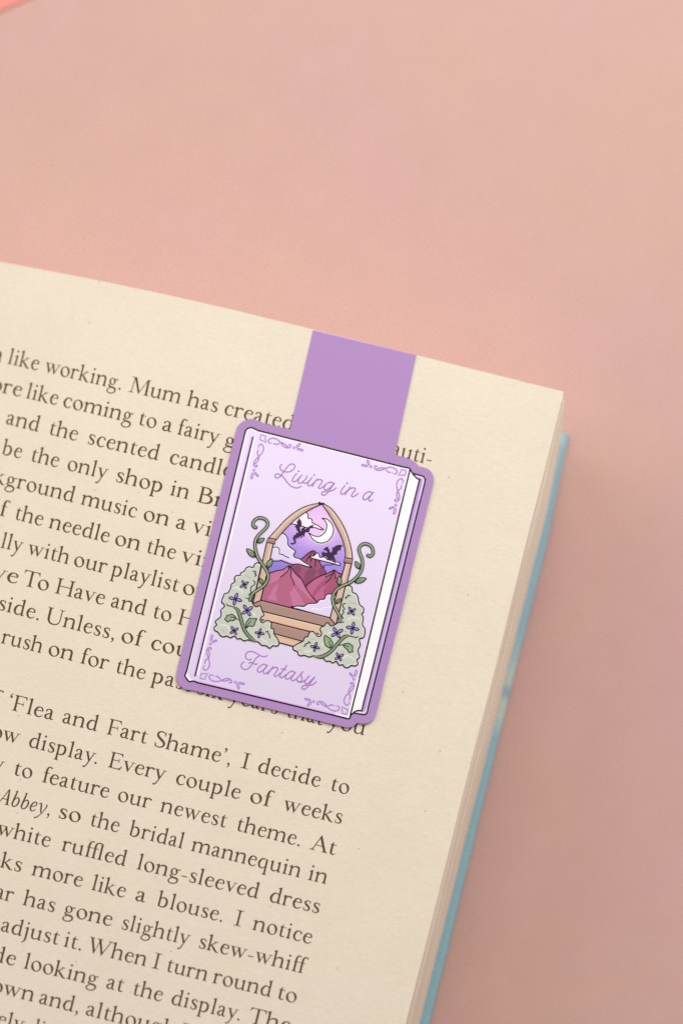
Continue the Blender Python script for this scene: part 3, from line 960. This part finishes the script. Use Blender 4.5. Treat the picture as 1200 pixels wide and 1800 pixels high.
# --- the lettering
cA, cB, cC, cD = crop(475, 805, 10), crop(560, 825, 10), crop(410, 1135, 15), crop(470, 1145, 12)
a = Art('title_lettering')
for s in (
    cA((205, 112), (178, 135), (172, 175), (195, 215), (240, 238), (310, 246), (370, 228), (415, 190), (432, 145), (415, 112), (375, 105), (325, 130), (280, 180), (240, 238), (200, 295), (160, 335), (115, 352), (82, 325), (90, 290), (130, 280), (185, 300), (240, 350), (300, 430), (360, 490), (420, 520), (480, 525), (545, 498)),
    cA((462, 275), (420, 325), (390, 380), (395, 412), (430, 415), (470, 388), (510, 345)),
    cA((558, 298), (510, 355), (487, 415), (510, 445), (555, 430), (610, 385), (640, 340), (638, 315)),
    cA((565, 412), (590, 440), (630, 442), (672, 412), (710, 372)),
    cA((735, 342), (690, 395), (658, 450), (670, 485), (710, 480), (760, 440)),
    cA((828, 365), (780, 430), (735, 500)),
    cA((755, 450), (785, 415), (825, 388), (880, 380), (912, 402), (895, 445), (855, 495), (850, 525), (880, 535), (930, 500), (965, 470)),
    cA((1105, 460), (1095, 435), (1060, 425), (1000, 445), (955, 495), (945, 535), (965, 560), (1010, 550), (1070, 500), (1128, 440)),
    cA((1128, 440), (1075, 515), (1010, 605), (960, 650), (920, 652), (900, 625), (920, 598), (980, 588), (1060, 580), (1115, 560), (1155, 525)),
    cB((462, 285), (415, 340), (388, 395), (390, 425), (420, 435), (460, 410), (500, 370)),
    cB((552, 308), (505, 380), (462, 445)),
    cB((485, 405), (530, 355), (590, 325), (635, 330), (640, 360), (600, 415), (575, 455), (585, 478), (620, 475), (660, 450), (692, 422)),
    cB((935, 425), (925, 402), (885, 392), (830, 415), (785, 465), (775, 505), (795, 532), (835, 525), (890, 475), (960, 408)),
    cB((960, 408), (910, 465), (880, 520), (890, 552), (920, 552), (945, 535)),
    cC((475, 355), (425, 372), (360, 350), (328, 300), (330, 230), (370, 175), (440, 150), (520, 158), (610, 200), (700, 255), (780, 285), (850, 285), (895, 258)),
    cC((672, 282), (620, 310), (565, 380), (510, 460), (450, 550), (390, 605), (320, 628), (250, 605), (208, 550), (215, 490), (250, 445), (292, 432)),
    cC((415, 458), (460, 438), (510, 450), (560, 480), (600, 490), (635, 475)),
    cC((875, 535), (850, 500), (800, 488), (720, 530), (650, 600), (640, 660), (665, 695), (715, 690), (790, 640), (905, 520)),
    cC((905, 520), (830, 610), (790, 680), (810, 725), (850, 735), (900, 705), (960, 650)),
    cC((1045, 550), (970, 660), (905, 755)),
    cC((940, 695), (1000, 625), (1080, 578), (1150, 575), (1175, 610), (1130, 690), (1080, 750), (1085, 795), (1120, 805), (1175, 778), (1240, 715)),
    cD((405, 300), (340, 385), (275, 480), (262, 530), (290, 555), (330, 540), (380, 495)),
    cD((292, 366), (345, 378), (390, 391)),
    cD((570, 450), (545, 420), (500, 420), (440, 455), (390, 510), (382, 555), (405, 582), (450, 575), (520, 520), (595, 440)),
    cD((595, 440), (535, 515), (500, 575), (515, 608), (550, 612), (600, 585), (660, 525), (740, 430)),
    cD((740, 432), (712, 475), (720, 530), (730, 590), (705, 635), (660, 635), (618, 600)),
    cD((612, 590), (645, 635), (690, 650), (740, 640), (790, 605)),
    cD((882, 512), (835, 570), (795, 630), (800, 675), (835, 685), (880, 650), (940, 590), (998, 540)),
    cD((998, 540), (930, 630), (870, 715), (820, 775), (770, 797), (730, 780), (735, 740), (780, 718), (870, 714), (950, 700), (1028, 642)),
):
    if len(s) == 13 and s[0] == cC((475, 355))[0]:
        for p in cA((500, 232), (773, 298)) + cB((500, 243)):
            a.dot(p, 1.7, SCRIPT)
        a.done()
        a = Art('title_lettering')
    a.line(s, SCRIPT, 2.05)
a.dot(cD((738, 434))[0], 1.5, SCRIPT)
a.done()

# --- the view through the pointed arch
cS, cF, cH, cR = crop(430, 860, 5), crop(500, 890, 10), crop(370, 980, 9.231), crop(505, 1010, 8.571)
cV, cW = crop(430, 895, 11.257), crop(580, 945, 11.25)
a = Art('night_sky')
a.fill(cS((678, 130), (600, 160), (500, 215), (400, 300), (320, 385), (262, 450), (225, 600), (190, 800), (145, 980), (755, 1125), (890, 620), (878, 500), (825, 350), (745, 215)), graded_sky())
for p, r in (((600, 185), .5), ((580, 190), .35), ((675, 325), .5), ((795, 215), .5), ((40, 440), .45), ((270, 675), .7), ((265, 805), .5), ((300, 830), .45), ((590, 755), .55), ((445, 610), .5), ((870, 590), .5), ((895, 575), .4), ((965, 640), .45), ((1010, 1040), .6), ((770, 1090), .5), ((955, 1110), .5), ((900, 1115), .35), ((570, 30), .4)):
    a.dot(cF(p)[0], r, ink(240, 226, 252))
a.done()

a = Art('moon')
moon = [tuple(q) for q in catmull(cF((655, 210), (720, 215), (790, 260), (845, 340), (860, 430), (830, 530), (760, 610), (660, 645), (560, 625), (480, 560), (430, 465)), 5)] + [tuple(q) for q in catmull(cF((430, 465), (500, 510), (580, 530), (650, 510), (710, 450), (740, 370), (735, 300), (700, 240), (655, 210)), 5)][1:-1]
a.add(*ribbon([(p[0], p[1], 5.2) for p in moon], True), ink(247, 226, 253))
a.fill(moon, WHITE)
a.add(*ribbon([(p[0], p[1], 1.95) for p in moon], True), DARK)
a.done()

CLOUD, CLOUD2 = ink(249, 243, 253), ink(229, 216, 244)
a = Art('cloud')
a.shape(cF((98, 296), (200, 210), (340, 108), (375, 105), (412, 145), (412, 212), (450, 210), (485, 245), (487, 290), (518, 300), (540, 322), (580, 332), (630, 370), (685, 405), (655, 410), (590, 395), (540, 375), (480, 375), (410, 375), (370, 372), (320, 350), (260, 352), (200, 320), (160, 312)), CLOUD, 1.6)
a.done()

a = Art('mountain')
a.shape(cS((330, 745), (405, 680), (500, 612), (560, 560), (595, 542), (618, 548), (640, 590), (670, 665), (712, 745), (640, 830), (540, 880), (430, 800)), ink(162, 90, 124), 1.7)
D2 = ink(139, 77, 106)
a.fill(cS((425, 690), (470, 665), (500, 700), (480, 745), (500, 785), (450, 735)), D2)
a.fill(cS((530, 730), (575, 690), (600, 680), (635, 720), (610, 770), (560, 830), (535, 860), (520, 790)), D2)
a.fill(cS((640, 720), (665, 680), (708, 745), (660, 770)), D2)
a.fill(cS((600, 550), (618, 560), (650, 650), (625, 640), (610, 600)), D2)
a.line(cS((595, 545), (570, 585), (540, 632)), DARK, 1.57)
a.line(cS((588, 600), (580, 640)), DARK, 1.57)
a.line(cS((603, 560), (620, 610), (620, 682)), DARK, 1.57)
a.done()

a = Art('mountain')
a.shape(cS((535, 875), (580, 812), (650, 768), (740, 735), (785, 710), (820, 735), (858, 760), (850, 860), (820, 930), (770, 950), (700, 985), (632, 996)), ink(172, 90, 123), 1.7)
LP = ink(192, 106, 146)
a.fill(cS((545, 872), (590, 815), (660, 772), (740, 742), (770, 735), (720, 770), (690, 800), (640, 850), (600, 905), (590, 935)), LP)
a.fill(cS((610, 940), (680, 860), (740, 830), (690, 890), (700, 950), (650, 985), (632, 985)), LP)
a.fill(cS((790, 720), (815, 740), (850, 770), (835, 800), (805, 770)), LP)
a.line(cS((785, 714), (765, 745), (708, 772)), DARK, 1.57)
a.line(cS((784, 718), (752, 785), (710, 822)), DARK, 1.57)
a.line(cS((788, 718), (792, 760), (798, 788)), DARK, 1.57)
for p in cS((795, 810), (703, 845)):
    a.dot(p, 0.8, DARK)
a.done()

a = Art('mountain')
a.shape(cS((185, 770), (270, 720), (340, 705), (388, 672), (412, 690), (450, 745), (500, 790), (540, 870), (590, 945), (632, 997), (560, 1030), (420, 1045), (148, 975)), ink(183, 105, 136), 1.7)
LL = ink(199, 122, 159)
a.fill(cS((205, 765), (275, 726), (340, 712), (380, 682), (380, 712), (330, 755), (290, 800), (200, 840)), LL)
a.fill(cS((245, 870), (300, 825), (285, 880), (272, 920), (290, 985), (195, 965), (228, 925)), LL)
a.fill(cS((433, 862), (480, 925), (525, 1015), (420, 1035), (412, 970), (393, 920)), LL)
a.fill(cS((402, 690), (448, 750), (495, 795), (535, 875), (600, 965), (620, 992), (560, 950), (490, 880), (440, 825), (408, 760), (415, 725)), LL)
a.line(cS((388, 676), (386, 708), (350, 745), (315, 772)), DARK, 1.68)
a.dot(cS((310, 790))[0], 0.8, DARK)
a.line(cS((395, 682), (410, 720), (405, 762), (425, 802), (435, 840)), DARK, 1.68)
a.done()

a = Art('cloud')
a.shape(cS((230, 508), (280, 425), (320, 390), (350, 395), (375, 430), (377, 480), (400, 510), (445, 545), (430, 575), (445, 602), (480, 610), (520, 640), (588, 684), (540, 677), (470, 657), (420, 660), (360, 640), (320, 625), (290, 630), (215, 615)), CLOUD2, 1.7)
a.line(cS((330, 400), (355, 410), (368, 440), (370, 485), (395, 520), (432, 545)), ink(248, 242, 253), 1.6)
a.line(cS((440, 608), (480, 622), (520, 650), (560, 672)), ink(248, 242, 253), 1.5)
a.line(cS((248, 512), (280, 508), (305, 530), (303, 565), (330, 573), (355, 588), (388, 602)), DARK, 1.68)
a.line(cS((245, 520), (278, 517), (296, 535), (296, 568)), ink(248, 242, 253), 1.3)
a.line(cS((245, 608), (290, 620), (330, 615), (400, 642), (450, 646)), ink(224, 190, 245), 1.5)
a.done()

a = Art('cloud')
a.shape(cS((415, 1036), (440, 1030), (470, 1026), (520, 1030), (560, 1006), (630, 1000), (660, 970), (700, 965), (716, 930), (750, 920), (800, 935), (800, 1000), (775, 1130), (600, 1090)), CLOUD2, 1.7)
a.line(cS((585, 1055), (620, 1046), (660, 1060), (700, 1040), (760, 1036)), ink(249, 244, 253), 1.7)
a.line(cS((440, 1040), (520, 1040), (565, 1018), (635, 1010), (665, 982), (705, 974), (722, 940), (750, 930)), ink(247, 241, 253), 1.4)
a.done()

a = Art('cloud')
a.shape(cF((440, 890), (470, 880), (520, 870), (550, 835), (580, 820), (605, 850), (620, 898), (680, 890), (720, 905), (745, 935), (800, 945), (850, 968), (900, 982), (950, 985), (985, 1032), (930, 1028), (840, 1002), (700, 967), (560, 932), (460, 905)), CLOUD, 1.6)
a.done()

DRAGON = ink(68, 48, 72)
a = Art('dragon')
a.fill(cF((245, 205), (285, 240), (305, 300), (298, 350), (270, 365), (275, 420), (290, 440), (305, 418), (285, 408), (320, 378), (340, 365), (370, 375), (350, 410), (380, 395), (410, 375), (450, 340), (520, 320), (500, 360), (450, 385), (440, 420), (435, 450), (400, 455), (365, 455), (355, 490), (350, 530), (325, 540), (328, 505), (312, 510), (305, 550), (280, 558), (285, 522), (265, 530), (250, 560), (240, 575), (243, 540), (225, 550), (215, 578), (203, 575), (212, 545), (195, 560), (195, 600), (205, 630), (190, 655), (160, 668), (120, 668), (100, 655), (125, 638), (158, 645), (176, 638), (165, 610), (155, 580), (140, 555), (158, 545), (155, 510), (185, 505), (200, 490), (200, 460), (235, 470), (245, 460), (215, 420), (205, 380), (178, 352), (205, 330), (225, 310), (210, 265), (240, 245)), DRAGON)
a.done()
a = Art('dragon')
a.fill(cF((655, 790), (670, 800), (685, 820), (690, 785), (705, 805), (720, 820), (745, 815), (752, 795), (730, 775), (680, 765), (700, 735), (755, 705), (772, 735), (770, 750), (790, 760), (790, 790), (810, 815), (830, 800), (840, 760), (840, 720), (870, 720), (900, 690), (960, 675), (1030, 685), (1000, 710), (985, 745), (990, 775), (950, 770), (925, 800), (925, 845), (890, 845), (865, 870), (880, 910), (900, 945), (890, 970), (860, 960), (850, 940), (815, 935), (800, 975), (790, 940), (760, 940), (750, 900), (735, 880), (700, 870), (670, 880), (640, 905), (660, 870), (655, 840)), DRAGON)
a.line(cF((880, 955), (880, 1005), (850, 1022), (790, 1030), (725, 1028), (695, 1040), (692, 1072)), DRAGON, 1.1)
a.fill(cF((680, 1030), (705, 1040), (702, 1065), (693, 1085), (680, 1060)), DRAGON)
a.done()

# --- steps
WOOD_D, WOOD_L, POST = ink(173, 141, 131), ink(224, 191, 166), ink(214, 187, 169)
a = Art('step')
a.fill([(444, 1061), (457.8, 1055), (579.7, 1085.8), (591, 1098), (588, 1106), (568.6, 1101), (455, 1073)], WOOD_D)
a.path([(459, 1057.5), (578, 1087.5)], ink(190, 156, 147), 1.4)
a.path([(444, 1061), (457.8, 1055), (579.7, 1085.8), (591, 1098)], DARK, 2.02)
a.done()
a = Art('step')
a.fill([(450, 1072), (461, 1074.4), (568.6, 1100.5), (590, 1106), (575, 1118), (545, 1110.5), (476.7, 1093.2), (450, 1086)], WOOD_L)
a.path([(462, 1077), (568, 1103)], ink(240, 210, 186), 1.3)
a.path([(470, 1090), (545, 1108.5)], ink(228, 168, 142), 1.5)
a.path([(450, 1072), (568.6, 1100.5), (590, 1106)], DARK, 2.02)
a.done()
a = Art('step')
a.fill([(460, 1089), (476.7, 1093.2), (545, 1110.5), (560, 1114), (545, 1131), (530.7, 1127), (480.5, 1113.5), (460, 1108)], WOOD_D)
a.path([(478, 1096.5), (540, 1112)], ink(190, 156, 147), 1.4)
a.path([(460, 1089), (560, 1114.2)], DARK, 2.02)
a.done()
a = Art('step')
a.fill([(470, 1110.5), (480.5, 1113.5), (530.7, 1127), (545, 1131), (535, 1142), (515.5, 1136.5), (489, 1129.3), (470, 1124)], WOOD_L)
a.path([(482, 1117), (528, 1129)], ink(228, 168, 142), 1.5)
a.path([(470, 1110.5), (545, 1131)], DARK, 2.02)
a.path([(470, 1124), (535, 1141.5)], DARK, 2.02)
a.done()

# --- the wooden arch
a = Art('arch_frame')


def band(outer, inner, mat, hi, lo):
    o1 = [tuple(q) for q in catmull(outer, 5)]
    i1 = [tuple(q) for q in catmull(inner, 5)]
    a.fill(o1 + i1[::-1], mat)
    k = min(len(o1), len(i1))
    f = lambda t: [tuple(np.array(o1[int(j * (len(o1) - 1) / (k - 1))]) * (1 - t) + np.array(i1[int(j * (len(i1) - 1) / (k - 1))]) * t) for j in range(k)]
    a.add(*ribbon([(p[0], p[1], 1.5 * min(1, j / 8)) for j, p in enumerate(f(0.27))]), hi)
    a.add(*ribbon([(p[0], p[1], 1.7 * min(1, j / 8)) for j, p in enumerate(f(0.76))]), lo)
    a.add(*ribbon([(p[0], p[1], 1.7) for p in o1]), DARK)
    a.add(*ribbon([(p[0], p[1], 1.7) for p in i1]), DARK)


HI, LO = ink(238, 212, 190), ink(203, 163, 145)
band(cS((678, 124), (600, 132), (520, 157), (440, 202), (360, 267), (290, 342), (235, 402), (210, 432)), cS((678, 130), (610, 160), (530, 205), (450, 262), (380, 327), (320, 392), (285, 435), (268, 455)), POST, HI, LO)
band(cS((684, 122), (760, 170), (830, 260), (885, 360), (920, 460), (940, 550), (946, 606)), cS((680, 132), (735, 210), (800, 320), (850, 420), (875, 500), (885, 560), (882, 604)), POST, HI, LO)
for poly in (cS((193, 470), (250, 484), (205, 700), (140, 978), (72, 1004), (130, 760)), cS((884, 650), (938, 660), (880, 900), (800, 1192), (750, 1130), (810, 900))):
    a.fill(poly, POST)
a.path(cS((236, 490), (180, 760)), HI, 1.5)
a.path(cS((206, 490), (140, 780), (95, 960)), LO, 1.4)
a.path(cS((898, 660), (865, 800)), HI, 1.5)
a.path(cS((925, 668), (860, 930), (800, 1150)), LO, 1.4)
for poly in (cS((250, 484), (205, 700), (140, 978)), cS((193, 470), (130, 760), (72, 1004)), cS((884, 650), (812, 900), (750, 1130)), cS((938, 660), (880, 900), (800, 1192))):
    a.path(poly, DARK, 2.02)
a.path(cS((72, 1004), (140, 978)), DARK, 1.90)
a.path(cS((750, 1130), (800, 1192)), DARK, 1.90)
for c in (cS((207, 427), (272, 439), (266, 482), (190, 466)), cS((880, 601), (949, 613), (941, 656), (871, 643))):
    a.fill(c, ink(166, 132, 124))
    a.path([(c[0][0] * .75 + c[3][0] * .25, c[0][1] * .75 + c[3][1] * .25), (c[1][0] * .75 + c[2][0] * .25, c[1][1] * .75 + c[2][1] * .25)], ink(186, 152, 143), 2.0)
    a.path(c, DARK, 2.02, True)
a.path(cS((652, 116), (700, 132)), DARK, 2.24)
a.path(cS((655, 130), (697, 124)), DARK, 2.24)
a.done()

# --- hedges, vines, leaves and flowers
BUSH, BLIGHT, BPINK = ink(203, 207, 195), ink(234, 239, 224), ink(196, 178, 176)
GREEN, GRDARK, LEAFC = ink(138, 160, 126), ink(116, 137, 106), ink(147, 175, 136)


def leaf(art, base, tip, w, mat=None):
    b, t = np.array(base), np.array(tip)
    d = t - b
    n = np.array((-d[1], d[0])) / (math.hypot(*d) or 1)
    q = [b, b + d * .25 + n * w * .42, b + d * .55 + n * w * .5, b + d * .85 + n * w * .25, t, b + d * .85 - n * w * .25, b + d * .55 - n * w * .5, b + d * .25 - n * w * .42]
    art.shape([tuple(p) for p in q], mat or LEAFC, 1.6, n=3)
    art.path([tuple(b), tuple(b + d * .6)], DARK, 1.12)


def flower(tips, cr, c):
    f = Art('flower')
    b = np.array(cr(c)[0])
    for p in cr(*tips):
        t = np.array(p)
        d = t - b
        n = np.array((-d[1], d[0])) / math.hypot(*d)
        w = math.hypot(*d) * 0.42
        q = [b + d * .06, b + d * .35 + n * w * .40, b + d * .62 + n * w * .5, b + d * .86 + n * w * .3, t, b + d * .86 - n * w * .3, b + d * .62 - n * w * .5, b + d * .35 - n * w * .40]
        f.shape([tuple(x) for x in q], ink(148, 128, 232), 1.45, n=3)
        f.path([tuple(b + d * .45 - n * w * .08), tuple(b + d * .75 - n * w * .1)], ink(184, 168, 248), 1.0)
    f.dot(tuple(b), 1.1, DARK)
    f.done()


def vine(pts, cr, leaves):
    s = Art('vine')
    for b, t, w in leaves:
        leaf(s, cr(b)[0], cr(t)[0], w)
    c = cr(*pts)
    s.line(c, DARK, 6.05, n=6)
    s.line(c, GREEN, 3.1, n=6)
    q = [(p[0] + .55, p[1] + .35) for p in c]
    s.line(q[2:], ink(165, 188, 150), 0.9, n=6)
    s.done()


def hedge(edge, cr, dark, light, pink, stem_pts, holly, petiole):
    s = Art('hedge')
    s.fill(rounded(cr(*edge), 4), BUSH)
    inner = rounded(cr(*edge), 4)
    cx = sum(p[0] for p in inner) / len(inner)
    cy = sum(p[1] for p in inner) / len(inner)
    s.add(*ribbon([(p[0] + (cx - p[0]) * .03, p[1] + (cy - p[1]) * .03, 1.6) for p in inner], True), BLIGHT)
    s.add(*ribbon([(p[0], p[1], 2.1) for p in inner], True), DARK)
    for l in light:
        s.line(cr(*l), BLIGHT, 1.7)
    for l in pink:
        s.line(cr(*l), BPINK, 1.5)
    for l in dark:
        s.line(cr(*l), DARK, 1.79)
    c = cr(*stem_pts)
    s.line(cr(*petiole), DARK, 1.68)
    s.line([(p[0] - .9, p[1] + .5) for p in c], BPINK, 5.6, taper=2)
    s.line(c, DARK, 6.94, taper=2)
    s.line(c, GRDARK, 4.03, taper=2)
    s.line([(p[0] + .5, p[1] - .2) for p in c], GREEN, 2.0, taper=2)
    for h, rib in holly:
        s.shape(cr(*h), LEAFC, 1.6, n=2)
        s.line(cr(*rib), DARK, 1.34)
    s.done()


hedge([(818, 132), (800, 100), (770, 86), (720, 105), (690, 165), (640, 150), (585, 165), (545, 225), (495, 250), (480, 290), (420, 295), (390, 335), (395, 400), (345, 430), (330, 490), (290, 570), (230, 590), (210, 640), (182, 715), (235, 785), (172, 850), (178, 910), (165, 965), (120, 1000), (80, 1040), (105, 1090), (65, 1130), (70, 1180), (125, 1210), (160, 1262), (210, 1285), (270, 1272), (325, 1300), (390, 1272), (440, 1322), (480, 1310), (545, 1350), (600, 1335), (680, 1352), (760, 1360), (830, 1420), (900, 1430), (960, 1470), (1010, 1430), (1080, 1435), (1110, 1390), (1080, 1310), (1030, 1240), (1022, 1165), (980, 1140), (985, 1060), (940, 1025), (890, 1030), (845, 1060), (805, 1020), (818, 970), (865, 930), (830, 850), (808, 785), (735, 800), (685, 748), (690, 690), (712, 600), (740, 505), (785, 300)], cH,
      [[(690, 225), (715, 220), (735, 240), (715, 262), (745, 285), (720, 305)], [(695, 375), (720, 395), (715, 435), (690, 460), (655, 480), (660, 510), (650, 540), (660, 570), (615, 610)], [(575, 655), (620, 672), (665, 705), (685, 750)], [(265, 755), (285, 785), (320, 785), (360, 800), (400, 800)], [(895, 1210), (930, 1198), (935, 1230), (960, 1260), (955, 1285), (968, 1305)]],
      [[(375, 505), (410, 480), (440, 490), (460, 520), (500, 530), (525, 580)], [(155, 1110), (190, 1090), (260, 1105), (290, 1130), (305, 1170)], [(830, 1310), (870, 1350), (900, 1360), (920, 1385)], [(680, 900), (715, 915), (715, 940)], [(700, 1115), (725, 1140)]],
      [[(560, 290), (590, 295), (610, 325), (640, 325), (650, 355)], [(815, 1110), (850, 1115), (870, 1140), (900, 1155)], [(175, 1185), (210, 1185), (222, 1210)]],
      [(370, 800), (440, 850), (480, 950), (510, 1060), (550, 1170), (610, 1260), (680, 1330), (745, 1362)],
      [([(415, 985), (385, 945), (345, 920), (305, 935), (270, 935), (255, 970), (230, 1005), (262, 1022), (275, 1050), (320, 1022), (370, 1025)], [(325, 965), (370, 970), (410, 985)]),
       ([(580, 1145), (575, 1095), (580, 1045), (605, 1025), (630, 985), (690, 995), (755, 990), (735, 1025), (720, 1060), (712, 1095), (690, 1118), (640, 1110), (605, 1125)], [(585, 1140), (610, 1080), (655, 1035)])],
      [(405, 985), (440, 1000), (468, 1018)])
hedge([(868, 200), (890, 175), (930, 165), (970, 195), (978, 265), (1030, 290), (1060, 340), (1070, 400), (1090, 460), (1140, 500), (1145, 560), (1115, 600), (1140, 650), (1128, 760), (1165, 820), (1150, 940), (1080, 970), (1095, 1060), (1060, 1140), (1085, 1240), (1045, 1280), (1060, 1340), (1020, 1375), (960, 1368), (910, 1400), (860, 1390), (830, 1355), (780, 1362), (735, 1305), (680, 1330), (640, 1300), (590, 1305), (540, 1260), (500, 1250), (400, 1222), (330, 1240), (260, 1215), (200, 1222), (165, 1200), (155, 1160), (100, 1135), (85, 1100), (110, 1070), (160, 1040), (240, 1000), (265, 945), (310, 935), (330, 880), (375, 855), (415, 880), (455, 932), (505, 920), (515, 880), (495, 830), (510, 790), (550, 778), (605, 725), (655, 775), (725, 748), (750, 690), (770, 600), (820, 400)], cR,
      [[(880, 365), (875, 340), (905, 340), (905, 315), (930, 310), (945, 325)], [(875, 435), (840, 445), (840, 490), (860, 515), (835, 545), (850, 570), (820, 610), (838, 665)], [(725, 750), (780, 718), (850, 716)], [(925, 930), (985, 935), (1030, 950), (1065, 935)], [(245, 1080), (275, 1070), (270, 1045), (310, 1035), (320, 1010), (348, 1035)]],
      [[(920, 680), (960, 640), (1005, 660), (1050, 640), (1080, 680)], [(250, 1165), (285, 1150), (310, 1165), (355, 1140)], [(835, 1255), (860, 1245), (900, 1220), (950, 1240), (995, 1275)], [(610, 890), (625, 870), (655, 875)], [(515, 1055), (545, 1035)]],
      [[(910, 445), (945, 410), (975, 440), (1010, 425), (1045, 460)], [(360, 980), (390, 965), (415, 975)], [(460, 1150), (500, 1130), (550, 1125)], [(165, 1135), (215, 1135)], [(805, 1145), (850, 1170)], [(850, 855), (885, 862)]],
      [(950, 925), (880, 928), (820, 970), (740, 1060), (660, 1150), (580, 1210), (490, 1240), (405, 1228)],
      [([(640, 1110), (600, 1085), (570, 1060), (555, 1000), (560, 915), (605, 940), (650, 970), (662, 1000), (685, 1030), (672, 1075)], [(640, 1110), (640, 1050), (625, 1005)]),
       ([(835, 1060), (880, 1038), (930, 1035), (960, 1060), (985, 1080), (978, 1120), (985, 1165), (955, 1165), (930, 1178), (910, 1140), (880, 1112)], [(840, 1060), (880, 1070), (920, 1085)])],
      [(775, 1065), (805, 1060), (840, 1060)])

flower([(665, 640), (690, 700)], cH, (678, 672))
vine([(225, 360), (185, 345), (165, 300), (185, 230), (250, 180), (320, 170), (400, 195), (450, 250), (455, 310), (420, 370), (350, 440), (270, 520), (220, 600), (205, 700), (215, 800), (250, 920), (310, 1030), (380, 1130), (440, 1230), (465, 1330), (440, 1430), (370, 1520), (270, 1590), (180, 1650), (130, 1720), (105, 1800)], cV,
     [((250, 655), (390, 580), 7.0), ((205, 945), (42, 785), 8.2), ((440, 1150), (542, 985), 8.2), ((365, 1490), (298, 1370), 6.0)])
vine([(745, 350), (790, 365), (840, 330), (850, 270), (820, 180), (750, 130), (680, 120), (610, 150), (570, 220), (590, 310), (630, 420), (640, 530), (620, 640), (560, 740), (470, 830), (370, 900), (250, 950), (150, 1010), (80, 1090), (50, 1200), (75, 1340), (140, 1460), (190, 1560), (200, 1660)], cW,
     [((585, 612), (500, 472), 7.2), ((490, 880), (712, 805), 8.2), ((185, 945), (185, 758), 7.6), ((112, 1300), (218, 1208), 5.6)])
for c, tips in (((548, 437), ((515, 375), (615, 400), (580, 500), (485, 480))), ((403, 672), ((435, 578), (508, 702), (380, 770), (302, 650))), ((595, 858), ((540, 770), (685, 800), (648, 945), (515, 912))),
                ((385, 1188), ((340, 1120), (448, 1145), (422, 1250), (320, 1226))), ((797, 1225), ((815, 1150), (872, 1240), (780, 1300), (724, 1215)))):
    flower(tips, cH, c)
for c, tips in (((967, 552), ((925, 490), (1025, 515), (1005, 610), (908, 590))), ((985, 805), ((1000, 715), (1078, 830), (965, 895), (886, 790))), ((742, 880), ((695, 795), (834, 828), (790, 950), (663, 925))),
                ((418, 1095), ((440, 1020), (487, 1108), (405, 1160), (350, 1075))), ((777, 1240), ((740, 1178), (843, 1200), (810, 1297), (717, 1275)))):
    flower(tips, cR, c)

# ---------------------------------------------------------------- a coral corner of something lying further up the table
def coral_card():
    a, b = on_plane(-40, 36, 0.0009), on_plane(80, -17, 0.0009)
    d = (b - a).normalized()
    n = Vector((-d.y, d.x, 0))
    if n.y < 0:
        n = -n
    cut = [a - d * 0.03, a, b, b + d * 0.03]
    vs_ = []
    for z, g in ((0.0001, 0.0), (0.0003, 0.0), (0.0004, 0.0001)):
        vs_ += [Vector((p.x, p.y, z)) + n * g for p in (cut[0], cut[3])] + [Vector((p.x, p.y, z)) + n * (0.09 - g) for p in (cut[3], cut[0])]
    fs = [(8, 9, 10, 11), (3, 2, 1, 0)]
    for k in (0, 4):
        fs += [(k + i, k + (i + 1) % 4, k + 4 + (i + 1) % 4, k + 4 + i) for i in range(4)]
    o = mesh_object('coral_notebook', vs_, fs, [plain('coral_paper', lin(238, 150, 140), 0.7, 0.1)])
    o['label'] = 'coral pink edge of a flat object just entering the top left corner'
    o['category'] = 'notebook'


coral_card()
